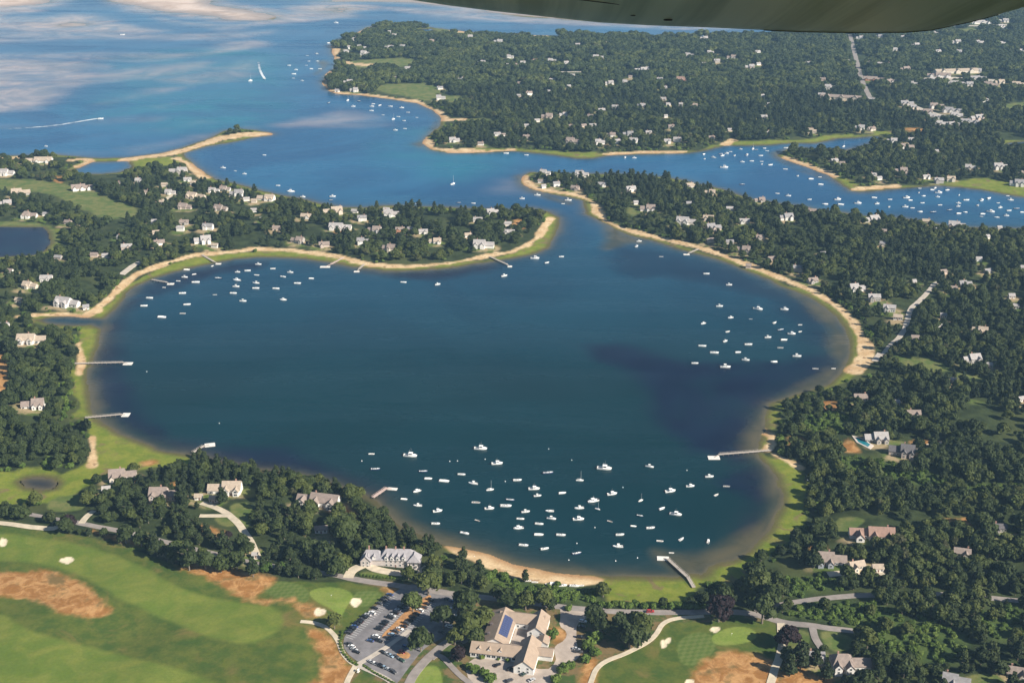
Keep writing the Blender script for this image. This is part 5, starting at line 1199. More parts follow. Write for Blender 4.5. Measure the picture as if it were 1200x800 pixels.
CROWS = {
 'on the hedge side of the car park': [(408,742,'dark grey','suv'),(410.5,739.5,'black','sedan'),(413,737,'black','suv'),(415.7,734.2,'blue','sedan'),(418.4,731.6,'black','suv'),(421.4,728.8,'black','sedan'),(424.4,726.2,'dark grey','sedan'),(427.6,723.4,'black','suv'),(431,720.6,'silver','sedan'),(439.5,713,'black','sedan'),(436,718.5,'white','suv'),(445,707.5,'dark grey','sedan'),(449,703.8,'black','suv'),(453,700.4,'dark grey','sedan'),(457,697,'blue','sedan')],
 'against the inner side of the planted island': [(443.5,737.5,'black','suv'),(446.5,734.5,'dark grey','sedan'),(449.5,731.6,'black','suv'),(452.5,728.6,'black','sedan'),(457,724.2,'black','suv'),(460,721.4,'silver','sedan'),(463,718.6,'black','suv'),(466.5,715.4,'silver','sedan'),(470,712,'black','suv'),(474,708.6,'dark grey','sedan')],
 'at the wide middle of the car park': [(437,748.5,'dark grey','sedan'),(440.5,746,'white','suv'),(444.5,751.5,'black','suv'),(434,751,'blue','sedan')],
 'on the outer side of the planted island': [(454,747.5,'dark grey','sedan'),(459,744,'light blue','suv'),(464,740.5,'dark grey','suv'),(468.5,737,'white','sedan'),(473,734,'black','sedan'),(476.5,730.8,'dark grey','suv'),(488.3,719.5,'black','sedan'),(480,727.5,'black','suv'),(484.5,724,'dark grey','sedan'),(492,715.6,'white','suv'),(497,711.8,'dark grey','sedan'),(500.5,708,'black','sedan'),(505,703.5,'black','suv')],
 'under trees in the outer car park': [(525,712.5,'white','suv'),(534.5,722.6,'white','sedan'),(526,734.5,'white','suv'),(517,741,'dark grey','sedan'),(530,705,'blue','sedan'),(524.5,703,'dark grey','suv')],
 'in the small lower car park': [(454,766.5,'silver','sedan'),(458,768.5,'light blue','sedan'),(464,769.5,'dark grey','sedan'),(449,764.5,'black','sedan'),(439,777.6,'white','sedan'),(447,780.9,'black','suv'),(455.5,784.6,'silver','sedan'),(471,764,'red','sedan'),(475.5,758.8,'blue','suv'),(434.6,775.6,'silver','sedan'),(443,779.3,'dark grey','sedan'),(450.6,782.3,'light blue','sedan'),(461,787.5,'dark grey','suv'),(470.7,773.8,'green','sedan')],
 'at the rounded end of the car park': [(409,755,'dark grey','suv'),(412,758,'white','suv'),(415,761.2,'silver','sedan'),(418,764.4,'black','sedan')],
}
for place, lst in CROWS.items():
    for k, (x, y, c, kd) in enumerate(lst):
        rg = random.Random(int(x * 31 + y))
        a = ANG + rg.uniform(-.05, .05) + (math.pi if rg.random() < .4 else 0)
        if 'lower' in place: a = ANG - R(12) + rg.uniform(-.1, .1)
        car(x, y, c, kd, a, f"{c} {'tall' if kd == 'suv' else 'low'} car {place}, {ORD[k]} from left", 'cars ' + place)
FY = yaw
car(683, 728.5, 'white', 'suv', FY, 'white tall car topmost in the clubhouse forecourt row'); car(681.5, 734.5, 'black', 'sedan', FY + .05, 'black low car just below the white one in the clubhouse forecourt')
car(680, 747, 'black', 'suv', FY, 'black tall car alone in the middle of the clubhouse forecourt row'); car(675.5, 760.5, 'silver', 'sedan', FY, 'silver car side by side with a dark one in the forecourt'); car(678, 764, 'dark grey', 'suv', FY, 'dark grey tall car lowest in the clubhouse forecourt row')
car(644, 765, 'dark grey', 'sedan', FY + 1.2, 'dark grey car beside the clubhouse entrance gable'); car(583, 779.5, 'black', 'sedan', FY + .9, 'black low car before the long front of the clubhouse'); car(598, 784, 'black', 'suv', FY + .9, 'black tall car near the clubhouse front gable')
car(597, 798, 'dark grey', 'suv', FY + .9, 'dark grey car at the very bottom below the clubhouse'); car(614, 790, 'green', 'sedan', FY + .9, 'dark green car below the white entrance gable'); car(623, 797, 'silver', 'sedan', FY + .9, 'silver car lowest beside the clubhouse hedge')
car(762, 717.2, 'red', 'suv', 0.02, 'red car driving on the road behind the golf green', None, .25)
# golf cart on the path
p = at0([(420, 787)], Z_CLUB + .2)[0]
t = thing('golf_cart', 'golf cart', (p[0], p[1], float(height(p[None])[0]) + .15), R(70), 'tiny white roofed golf cart on the path fork below the car park')
bm = bmesh.new(); box(bm, -1.1, 1.1, -.55, .55, .25, .6); box(bm, -.3, .2, -.5, .5, .6, 1.0); obj('body', bm, mt('cart_body', (.7,.68,.62), .4), t)
bm = bmesh.new(); box(bm, -.9, .9, -.6, .6, 1.85, 1.92); obj('canopy', bm, GEL, t)
bm = bmesh.new()
for x in (-.8, .8):
    for y in (-.5, .5): tube(bm, (x, y, .6), (x, y, 1.85), .03, n=6)
obj('canopy_frame', bm, ALU, t)
for x in (-.75, .75):
    for y in (-.5, .5): link('wheel', TYREM, t, (x, y, .22)).scale = (.65, .65, .65)
# flag on each green
for px, py, lb in ((388, 700, 'white flag on a pole on the putting green by the car park'), (857, 745, 'white flag on a pole on the putting green by the lower road')):
    q = at([(px, py)])[0]
    t = thing('golf_flag', 'flag', q, 0, lb)
    bm = bmesh.new(); tube(bm, (0, 0, -.3), (0, 0, 2.2), .025, n=6); obj('pole', bm, ALU, t)
    bm = bmesh.new(); box(bm, .02, .55, -.01, .01, 1.75, 2.15); obj('cloth', bm, GEL, t)
# ------------------------------------------------------------------ trees
def leaf_material(name, a, b, c, lit=(.082, .104, .022)):
    m, t, bs = new_mat(name)
    n = NT(t)
    oi = t.nodes.new('ShaderNodeObjectInfo')
    r = t.nodes.new('ShaderNodeValToRGB')
    r.color_ramp.elements[0].color = (*a, 1); r.color_ramp.elements[1].color = (*c, 1)
    e = r.color_ramp.elements.new(.5); e.color = (*b, 1)
    if name == 'oak_leaves':
        r.color_ramp.elements[2].position = .88
        for ps, cc in ((.93, (.040, .038, .018)), (.97, (.055, .075, .016))):
            e = r.color_ramp.elements.new(ps); e.color = (*cc, 1)
    big = n.noise(.010, 3, .6)
    f = n.math('ADD', n.math('MULTIPLY', oi.outputs['Random'], .62), n.ramp(big, .32, .68, -.10, .42))
    t.links.new(f, r.inputs[0])
    leaf = n.noise(.9, 3, .6)
    col = n.mix(n.ramp(leaf, .3, .7, 0, .42), r.outputs[0], n.mix(.5, r.outputs[0], lit))
    t.links.new(col, bs.inputs['Base Color'])
    bs.inputs['Roughness'].default_value = .75
    bs.inputs['Specular IOR Level'].default_value = .25
    return m
M_OAK = leaf_material('oak_leaves', (.012, .021, .006), (.026, .040, .009), (.068, .081, .016))
M_PINE = leaf_material('pine_needles', (.010, .018, .006), (.016, .028, .008), (.036, .046, .012))
M_BUSH = leaf_material('bush_leaves', (.038, .072, .010), (.066, .110, .015), (.108, .150, .026))
M_BEECH = leaf_material('copper_leaves', (.014, .007, .009), (.017, .009, .010), (.022, .012, .012), (.03, .014, .016))
M_BARK = mat('bark', (.16, .13, .10), .9, .25, 2.0)
def crown_mesh(name, seed, kind, m, leaves=850):
    rg = np.random.default_rng(seed)
    bm = bmesh.new()
    if kind == 'oak':     # unit: crown about 8.4 m wide, 8.8 m tall tree
        lobes = [(0, 0, 5.6, 2.5, 2.4)]
        k = int(rg.integers(6, 9))
        for i in range(k):
            an = 2 * math.pi * i / k + rg.uniform(-.35, .35); rr = rg.uniform(1.7, 2.7)
            lobes.append((rr * math.cos(an), rr * math.sin(an), rg.uniform(3.4, 6.0), rg.uniform(1.35, 2.05), rg.uniform(1.2, 1.8)))
        for i in range(3): lobes.append((rg.uniform(-1.4, 1.4), rg.uniform(-1.4, 1.4), rg.uniform(6.2, 7.6), rg.uniform(1.1, 1.6), rg.uniform(1.0, 1.5)))
        size = (.34, .78)
    elif kind == 'pine':  # taller, narrower, tiered and ragged
        lobes = []
        for lv in range(5):
            z = 3.4 + lv * 1.5; r0 = (2.6, 3.1, 2.9, 2.3, 1.5)[lv] * rg.uniform(.8, 1.15); q = max(2, 5 - lv // 2)
            for i in range(q):
                an = 2 * math.pi * (i + rg.uniform(-.25, .25)) / q + lv
                lobes.append((r0 * .6 * math.cos(an) + .3 * lv * .4, r0 * .6 * math.sin(an), z + rg.uniform(-.6, .6), r0 * .5 * rg.uniform(.8, 1.2), rg.uniform(.8, 1.15)))
        lobes.append((rg.uniform(-.5, .5), rg.uniform(-.5, .5), 10.6, 1.4, 1.0))
        size = (.30, .66)
    else:                 # bush: 4 m wide, 2.8 m tall
        lobes = [(0, 0, 1.1, 1.4, 1.3)]
        for i in range(5):
            an = 2 * math.pi * i / 5 + rg.uniform(-.4, .4); rr = rg.uniform(.8, 1.5)
            lobes.append((rr * math.cos(an), rr * math.sin(an), rg.uniform(.7, 1.4), rg.uniform(.7, 1.1), rg.uniform(.7, 1.3)))
        size = (.22, .5)
    for (x, y, z, r, h) in lobes:
        n0 = len(bm.verts)
        bmesh.ops.create_icosphere(bm, subdivisions=2, radius=1.0)
        for v in list(bm.verts)[n0:]:
            k = .80 + rg.uniform(-.13, .10)
            v.co = Vector((x + v.co.x * r * k, y + v.co.y * r * k, max(z + v.co.z * h * k, .05)))
    wts = np.array([l[3] ** 2 for l in lobes]); wts = wts / wts.sum()
    for i in range(leaves):
        l = lobes[rg.choice(len(lobes), p=wts)]
        d = rg.normal(size=3); d /= np.linalg.norm(d)
        if d[2] < -.3: d[2] *= -1
        k = rg.uniform(.76, 1.24)
        p = Vector((l[0] + d[0] * l[3] * k, l[1] + d[1] * l[3] * k, l[2] + d[2] * l[4] * k))
        if p.z < .05: continue
        s = rg.uniform(*size)
        nrm = (Vector(d) + Vector(rg.normal(size=3)) * .45).normalized()
        u = nrm.orthogonal().normalized(); u.rotate(Matrix.Rotation(rg.uniform(0, 6.28), 3, nrm)); v = nrm.cross(u)
        bm.faces.new([bm.verts.new(p + u * s * a + v * s * b * .8) for a, b in ((-1, -.7), (.7, -1), (1, .7), (-.6, 1))])
    return mesh_of(name, bm, m)
def trunk_mesh(name, top, r, seed):
    rg = random.Random(seed); bm = bmesh.new()
    tube(bm, (0, 0, -.6), (.1, .05, top * .55), r, r * .7, 8)
    tube(bm, (.1, .05, top * .5), (.0, .1, top), r * .68, r * .3, 7)
    for i in range(4):
        a = i * 1.6 + rg.random()
        tube(bm, (.1, .05, top * (.42 + .08 * i)), (math.cos(a) * top * .32, math.sin(a) * top * .32, top * (.72 + .05 * i)), r * .42, r * .15, 6)
    return mesh_of(name, bm, M_BARK)
NV = 6
OAK = [crown_mesh('oak_crown', 100 + i, 'oak', M_OAK) for i in range(NV)]
PINE = [crown_mesh('pine_crown', 200 + i, 'pine', M_PINE, 700) for i in range(4)]
BUSH = [crown_mesh('bush_foliage', 300 + i, 'bush', M_BUSH, 420) for i in range(4)]
BEECH = [crown_mesh('beech_crown', 400 + i, 'oak', M_BEECH, 1500) for i in range(2)]
T_OAK = trunk_mesh('oak_trunk', 6.0, .32, 1); T_PINE = trunk_mesh('pine_trunk', 10.5, .26, 2); T_BUSH = trunk_mesh('bush_stem', 1.2, .07, 3)
KINDSPEC = {'oak': ('oak_tree', 'tree', OAK, T_OAK), 'pine': ('pine_tree', 'tree', PINE, T_PINE), 'bush': ('bush', 'bush', BUSH, T_BUSH), 'beech': ('copper_beech_tree', 'tree', BEECH, T_OAK)}
def grow(kind, x, y, z, s, rz, var, label=None, group=None):
    nm, cat, cr, tr = KINDSPEC[kind]
    t = thing(nm, cat, (x, y, z), rz, label, group)
    t.scale = (s, s, s * (.92 + .16 * ((var * 37) % 10) / 10))
    link('foliage' if kind == 'bush' else 'crown', cr[var % len(cr)], t)
    link('stem' if kind == 'bush' else 'trunk', tr, t)
    return t

# where the woods may stand
def house_clear(P):
    """1 where a house, its yard or the view of it keeps the wood away"""
    k = np.zeros(len(P))
    for (hx, hy, w_, d_) in HOUSE_SPOTS:
        front = d_ * .5 + 5 + 3.6 * hy / H; back = d_ * .5 + 3
        ext = 8.0 if hy > 2300 else 1.5 if hy > 1500 else 0
        a, b = w_ * .5 + 2.5 + ext, (front + back) * .5 + ext
        dx, dy = (P[:, 0] - hx) / a, (P[:, 1] - hy + (front - back) * .5) / b
        k = np.maximum(k, sstep(1.15, .9, dx * dx + dy * dy))
    return k
def plant_points():
    for px, py, r_ in ((39,486,13),(37,497,9),(385,598,13),(378,614,8),(376,628,8),(248,612,12),(262,625,11),(282,603,12),(270,586,9),(1000,614,12),(990,640,9),(968,643,9)):
        q = at([(px, py)])[0]; CLEAR.append((q[0], q[1], r_))
    out = []
    bands = [(560, 1060, 6.3, 1), (1060, 1700, 6.9, 1), (1700, 2350, 8.3, 1), (2350, 4300, 11.5, 2)]
    for y0, y1, sp, mode in bands:
        ny = int((y1 - y0) / sp)
        for r in range(ny):
            yy = y0 + (r + .5) * sp
            hw = (yy * CP + H * SP) * .56
            n = int(2 * hw / sp)
            out.append(np.stack([(np.arange(n) + .5) * sp - hw, np.full(n, yy), np.full(n, sp), np.full(n, mode)], 1))
    P = np.vstack(out)
    P[:, 0] += RNG.uniform(-.42, .42, len(P)) * P[:, 2]; P[:, 1] += RNG.uniform(-.42, .42, len(P)) * P[:, 2]
    Q = P[:, :2]
    d = coast(Q)
    m = d > 4
    P, Q, d = P[m], Q[m], d[m]
    c = cover(Q, d)
    bad = c['marsh'] * 1.0
    for k in ('field', 'golf', 'sand', 'club'): bad = np.maximum(bad, c[k])
    bad = np.maximum(bad, c['soil'] * .95)
    for nm, hw, line, key in ROADW:
        bad = np.maximum(bad, (line_dist(line, Q, 30) < hw + np.where(Q[:, 1] > 1900, 9, 1.6)) * 1.0)
        if line[:, 1].mean() > 2000: bad = np.maximum(bad, (line_dist(line, Q + np.array([[0, 22.0]]), 30) < hw) * 1.0)
    bad = np.maximum(bad, house_clear(Q))
    for cx, cy, rr in CLEAR: bad = np.maximum(bad, (np.hypot(Q[:, 0] - cx, Q[:, 1] - cy) < rr) * 1.0)
    # tall trees leave the view of a meadow, beach or marsh behind them open, as the photograph shows it
    hid = np.zeros(len(Q))
    for f_ in (.35, .75):
        Q2 = Q + np.stack([np.zeros(len(Q)), 7.5 * f_ * Q[:, 1] / H], 1)
        d2 = coast(Q2); c2 = cover(Q2, d2)
        hid = np.maximum(hid, (np.maximum(c2['field'], c2['scrub'] * .7) > .5) | (c2['sand'] > .5))
    bad = np.maximum(bad, (hid > .5) * (c['scrub'] < .4) * (RNG.uniform(0, 1, len(Q)) < .85))
    gap = fnoise(Q[:, 0], Q[:, 1], 26, 91) + RNG.uniform(-.12, .12, len(Q))
    keep = (bad < .5) & ((gap < .64) | (c['scrub'] > .4))
    # the wood grows to the water only behind the beach
    keep &= d > np.where(sdf(W_TREESHORE, Q, 40) > 0, 4, np.where(Q[:, 1] < 900, 9, 11))
    px, py = topx(Q[:, 0], Q[:, 1])
    # the thinly planted house lots of the western neck
    lots = sstep(640, 560, px) * sstep(150, 190, py) * sstep(400, 330, py)
    keep &= ~((lots > .5) & (fnoise(Q[:, 0], Q[:, 1], 26, 57) > .585))
    P, Q, d = P[keep], Q[keep], d[keep]
    sc_ = c['scrub'][keep]
    return P, Q, d, sc_
def gn_scatter(name, pts, z, scl, var, rot, meshes, label=None):
    me = bpy.data.meshes.new(name)
    n = len(pts)
    me.vertices.add(n)
    me.vertices.foreach_set('co', np.stack([pts[:, 0], pts[:, 1], z], 1).astype(np.float32).ravel())
    for k, v, ty in (('scl', scl, 'FLOAT'), ('var', var, 'INT'), ('rot', rot, 'FLOAT')):
        a = me.attributes.new(k, ty, 'POINT'); a.data.foreach_set('value', np.asarray(v, np.float32 if ty == 'FLOAT' else np.int32))
    me.update()
    o = link(name, me); o['kind'] = 'stuff'
    if label: o['label'] = label
    g = bpy.data.node_groups.new(name, 'GeometryNodeTree')
    g.interface.new_socket('Geometry', in_out='INPUT', socket_type='NodeSocketGeometry'); g.interface.new_socket('Geometry', in_out='OUTPUT', socket_type='NodeSocketGeometry')
    N, L = g.nodes.new, g.links.new
    gi, go = N('NodeGroupInput'), N('NodeGroupOutput')
    ip = N('GeometryNodeInstanceOnPoints'); jn = N('GeometryNodeJoinGeometry')
    for msh in reversed(meshes):
        src = bpy.data.objects.new('leaf_source', msh)
        oi = N('GeometryNodeObjectInfo'); oi.inputs['Object'].default_value = src; oi.inputs['As Instance'].default_value = False
        gt = N('GeometryNodeGeometryToInstance'); L(oi.outputs['Geometry'], gt.inputs[0]); L(gt.outputs[0], jn.inputs[0])
    def at_(nm, ty):
        a = N('GeometryNodeInputNamedAttribute'); a.data_type = ty; a.inputs['Name'].default_value = nm
        return next(q for q in a.outputs if q.name == 'Attribute' and q.enabled)
    L(gi.outputs[0], ip.inputs['Points']); L(jn.outputs[0], ip.inputs['Instance'])
    ip.inputs['Pick Instance'].default_value = True
    L(at_('var', 'INT'), ip.inputs['Instance Index'])
    cx = N('ShaderNodeCombineXYZ'); L(at_('rot', 'FLOAT'), cx.inputs['Z']); L(cx.outputs[0], ip.inputs['Rotation'])
    L(at_('scl', 'FLOAT'), ip.inputs['Scale'])
    L(ip.outputs[0], go.inputs[0])
    md = o.modifiers.new('scatter', 'NODES'); md.node_group = g
    return o
def clump_mesh(name, seed, m):
    """five or six crowns of a far-off wood grown together"""
    rg = np.random.default_rng(seed); bm = bmesh.new()
    for i in range(6):
        x, y = (rg.uniform(-6, 6), rg.uniform(-6, 6)); r = rg.uniform(3.2, 4.8); z = rg.uniform(3.8, 6.0)
        n0 = len(bm.verts)
        bmesh.ops.create_icosphere(bm, subdivisions=2, radius=1)
        for v in list(bm.verts)[n0:]:
            k = 1 + rg.uniform(-.24, .16); v.co = Vector((x + v.co.x * r * k, y + v.co.y * r * k, max(z + v.co.z * r * .85 * k, 0)))
        for j in range(60):
            d = rg.normal(size=3); d /= np.linalg.norm(d); d[2] = abs(d[2])
            p = Vector((x + d[0] * r, y + d[1] * r, z + d[2] * r * .85)); s = rg.uniform(.5, 1.2)
            nrm = (Vector(d) + Vector(rg.normal(size=3)) * .5).normalized(); u = nrm.orthogonal().normalized(); v = nrm.cross(u)
            bm.faces.new([bm.verts.new(p + u * s * a + v * s * b) for a, b in ((-1, -1), (1, -.8), (.9, 1), (-.8, .9))])
    return mesh_of(name, bm, m)
# ------------------------------------------------------------------ planting: hand-placed trees first (crown middle in the photo, width in pixels)
HANDTREES = [
 ('beech', 922, 744, 30, 'round dark copper beech beside the sandy lane by the lower golf green'), ('beech', 842, 713, 32, 'broad dark maroon beech between the road and the putting green'), ('beech', 83, 611, 18, 'small dark purple tree at the fork of the golf course road'), ('beech', 537, 765, 20, 'dark copper beech beside the clubhouse drive'),
 ('beech', 222, 613, 10, 'maroon bush like tree in the garden below the white driveway'), ('beech', 268, 627, 10, 'maroon small tree above the curving driveway'),
 ('oak', 484, 704, 26, 'round tree shading the middle of the car park'), ('oak', 502, 683, 30, 'wide bright tree between the mansion and the car park'), ('oak', 493, 749, 30, 'round dark tree at the lower end of the car park'), ('oak', 520, 722, 30, 'spreading tree over the outer row of parked cars'), ('oak', 546, 703, 32, 'big tree at the upper outer corner of the car park'),
 ('oak', 549, 732, 34, 'largest spreading tree between the car park and the clubhouse'), ('oak', 566, 722, 26, 'bright green tree touching the clubhouse west roof'), ('oak', 533, 745, 22, 'dark tree over the lower car park drive'), ('oak', 558, 745, 22, 'tree close to the clubhouse front corner'),
 ('oak', 392, 727, 20, 'dark tree between the putting green and the hooked path'), ('oak', 395, 664, 24, 'dark tree left of the mansion driveway'), ('oak', 403, 622, 34, 'big round tree below the three gabled house'), ('oak', 380, 648, 26, 'wide tree on the bank behind the town road'), ('oak', 362, 642, 24, 'tree on the bank over the town road bend'),
 ('oak', 728, 730, 32, 'western tree of the dark clump beside the golf green'), ('oak', 748, 733, 34, 'eastern tree of the dark clump beside the golf green'), ('oak', 738, 745, 30, 'front tree of the dark clump beside the golf green'), ('oak', 752, 744, 22, 'low front tree of the dark clump by the bending cart path'),
 ('oak', 697, 722, 28, 'tree over the outer edge of the clubhouse forecourt'), ('oak', 706, 733, 22, 'tree just below the forecourt edge tree'), ('oak', 887, 684, 36, 'tall dark tree at the marsh end above the lower road'), ('oak', 893, 714, 34, 'big dark tree over the road junction'), ('oak', 900, 698, 30, 'dark tree between the two lower roads'),
 ('oak', 596, 700, 26, 'bright tree behind the clubhouse, nearest the west wing'), ('oak', 616, 702, 26, 'bright tree behind the middle of the clubhouse'), ('oak', 636, 701, 26, 'bright tree behind the clubhouse rear gable'), ('oak', 645, 706, 18, 'small tree between the rear gable and the forecourt'), ('oak', 583, 694, 20, 'small tree at the beach lane behind the clubhouse'),
 ('bush', 647, 743, 15, 'dark round bush on the clubhouse roundabout'), ('bush', 567, 788, 14, 'dark bush in the bed below the clubhouse front'), ('bush', 574, 794, 16, 'broad bush at the lower end of the clubhouse bed'), ('bush', 557, 784, 14, 'bush at the upper end of the clubhouse bed'), ('bush', 549, 780, 10, 'small bush beside the copper beech'),
 ('bush', 660, 783, 16, 'bush below the forecourt exit'), ('bush', 668, 779, 14, 'tall narrow green bush below the forecourt'), ('bush', 651, 795, 14, 'grey green bush beside the entrance gable'), ('bush', 690, 755, 18, 'pale bush beside the forecourt cars'), ('bush', 697, 764, 16, 'bush between the forecourt and the cart path'), ('bush', 686, 772, 14, 'olive bush above the orange grass by the forecourt'), ('bush', 700, 745, 16, 'bush under the clump of trees by the forecourt'),
 ('bush', 595, 772, 8, 'first bush against the clubhouse front wall'), ('bush', 585, 770, 8, 'second bush against the clubhouse front wall'), ('bush', 565, 769, 8, 'bush at the corner of the clubhouse front wall'), ('bush', 666, 712, 10, 'low bush in the forecourt turning bed'),
 ('pine', 955, 770, 16, 'dark conifer at the front of the grey garage'), ('pine', 938, 768, 20, 'dark conifer between the sandy lane and the grey garage'), ('pine', 968, 786, 14, 'small conifer before the white hipped house'), ('pine', 925, 778, 18, 'dark conifer on the orange grass slope'),
 ('oak', 148, 626, 22, 'green tree at the end of the visible golf course road'), ('oak', 166, 631, 20, 'round tree on the fairway edge beside the low grey shed'), ('oak', 185, 641, 22, 'dark tree between the grey shed and the pale hut'), ('oak', 206, 647, 24, 'big tree in front of the pale hut'), ('pine', 222, 651, 22, 'conifer right of the pale hut'), ('oak', 241, 656, 24, 'broad tree above the orange grass bank'), ('oak', 259, 660, 22, 'tree at the middle of the orange grass bank'), ('oak', 278, 656, 22, 'tree just before the little white shed'), ('pine', 297, 664, 15, 'narrow dark conifer below the little white shed'), ('bush', 312, 664, 16, 'bush beside the narrow dark conifer'), ('bush', 330, 665, 16, 'bush at the bend of the town road'), ('oak', 346, 661, 16, 'small tree at the bend of the town road'),
 ('oak', 1010, 792, 20, 'tree in front of the white hipped roof house'), ('oak', 1033, 775, 24, 'tree on the shaded side of the white hipped roof house'),
]
WBUSHROW = [(778 + 7.5 * i, 709 + 1.2 * math.sin(i * 1.7), 12) for i in range(8)] + [(705 + 8 * i, 708 + 1.5 * math.sin(i * 2.1), 11) for i in range(6)] + [(755,709.5,10),(765,710,10)]
def hand(kind, px, py, wpx, label=None, group=None, i=0):
    s = scale_at(py)
    base = {'oak': 8.4, 'beech': 8.4, 'pine': 6.6, 'bush': 4.4}[kind]
    k = wpx / s / base
    hgt = {'oak': 4.6, 'beech': 4.6, 'pine': 6.0, 'bush': 1.0}[kind] * k
    p = at([(px, py + hgt * s * .86)])[0]
    return grow(kind, p[0], p[1], p[2] - .1, k, (i * 2.399) % 6.28, i, label, group)
for i, (k, px, py, wp, lb) in enumerate(HANDTREES): hand(k, px, py, wp, lb, None, i)
for i, (px, py, wp) in enumerate(WBUSHROW): hand('bush', px, py, wp, 'green bush in the hedge row between the road and the marsh', 'hedge row bushes along the road', i)
# low hedge round the car park: bushes in a line
def bush_line(pts, n, size, label, group):
    p = np.asarray(pts, float); seg = np.r_[0, np.cumsum(np.hypot(*np.diff(p, axis=0).T))]
    for i, s in enumerate(np.linspace(0, seg[-1], n)): hand('bush', np.interp(s, seg, p[:, 0]), np.interp(s, seg, p[:, 1]), size, label, group, i)
bush_line([(401,740),(398,752),(402,764),(411,774),(418,778)], 14, 4.5, 'clipped dark bush in the curved hedge round the car park end', 'curved car park hedge')
bush_line([(427,780),(440,788),(455,796),(462,800)], 12, 4.0, 'clipped dark bush in the straight hedge below the small car park', 'straight lower car park hedge')
bush_line([(423,673),(440,675),(458,676.5),(474,677)], 14, 4.5, 'clipped dark bush in the hedge before the mansion', 'mansion front hedge')

P_, Q_, d_, s_ = plant_points()
Z_ = height(Q_, d_)
PX, PY = topx(Q_[:, 0], Q_[:, 1], Z_)
rnd = RNG.uniform(0, 1, len(Q_))
pinef = fnoise(Q_[:, 0], Q_[:, 1], 110, 131)
KD = np.where(s_ > .5, np.where(rnd < .93, 2, 0), np.where(rnd < sstep(.48, .66, pinef) * .7 + .08, 1, 0))    # 0 oak 1 pine 2 bush
edge = (d_ < 26) & (rnd > .35) & (sdf(W_TREESHORE, Q_, 40) < 0)
KD = np.where(edge, 2, KD)
SCL = np.clip(RNG.normal(.95, .27, len(Q_)), .5, 1.7) * np.where(P_[:, 2] > 8, 1.12, 1.0)
SCL = np.where(KD == 1, SCL * .84, SCL); SCL = np.where(KD == 2, SCL * np.where(s_ > .5, .95, 1.15), SCL)
ROT = RNG.uniform(0, 6.283, len(Q_)); VAR = RNG.integers(0, 100, len(Q_))
# in scrub the planting is denser and lower
m = s_ > .5
ex = np.repeat(Q_[m], 2, 0) + RNG.uniform(-3.0, 3.0, (2 * m.sum(), 2))
far_m = P_[:, 3] > 1.5
inview = (PX > -6) & (PX < 1206) & (PY < 806) & (PY > 0) & ~far_m
LAND = [(h[6], HOUSE_AT[i][:2]) for i, h in enumerate(HOUSES) if len(h) > 6 and h[6] and h[2] > 500]
def lm(px, py, nm): LAND.append((nm, at([(px, py)])[0][:2]))
def short(nm):
    for w_ in (' with ', ' on ', ' above ', ' below ', ' deep ', ' at ', ' in ', ' behind ', ' beside ', ' cut ', ' between ', ' half ', ' under ', ' beyond ', ' where ', ' alone ', ' just '): pass
    return nm
SHORTN = {144.5: 'the tan meadow house', 125: 'the tiny white outbuilding', 192: 'the long pinkish house', 264: 'the white driveway house', 251: 'the small tan garage', 233: 'the side driveway cottage', 164: 'the low grey shed', 204: 'the pale hut', 299: 'the little white shed', 373.5: 'the three gabled house', 376.5: 'the white cottage', 1021: 'the red roofed long house', 973.5: 'the bluish winged house', 1003: 'the tan barn', 1028: 'the small white garage', 1127: 'the pinkish cottage', 1170: 'the dark roofed house', 996: 'the hipped white house', 955: 'the grey garage', 1120: 'the bottom grey roofed house', 1192: 'the brown roofed corner house', 1026: 'the pool house', 1056: 'the low dark roofed house'}
LAND = [(SHORTN[h[1]], HOUSE_AT[i][:2]) for i, h in enumerate(HOUSES) if h[1] in SHORTN and h[2] > 500]
for px, py, nm in ((457,655,'the shingled mansion'),(620,745,'the clubhouse'),(450,735,'the car park'),(560,660,'the dry end of the beach'),(650,690,'the kayak beach'),(760,690,'the middle marsh'),(805,700,'the crooked pier'),(860,670,'the marsh creek'),(930,600,'the tall eastern marsh'),(447,585,'the pink pier'),(240,530,'the short pale pier'),(45,566,'the black golf pond'),(860,745,'the lower putting green'),(390,700,'the upper putting green'),(30,600,'the golf course road'),(330,664,'the town road bend'),(950,703,'the upper lower road'),(1150,698,'the eastern road end'),(940,732,'the road junction'),(985,613,'the green lawn'),(1115,612,'the orange clearing'),(1060,740,'the bright thicket'),(1180,650,'the far corner of the wood'),(200,655,'the orange grass bank'),(60,590,'the meadow lawns'),(40,540,'the western grove edge'),(1180,590,'the eastern thicket'),(1050,580,'the middle thicket'),(960,660,'the brown grass patch')): lm(px, py, nm)
LP = np.array([q[1] for q in LAND])
KN = ['oak', 'pine', 'bush']
single = np.zeros(len(Q_), bool)
order = np.argsort(-PY)
quota = [250, 150, 120]
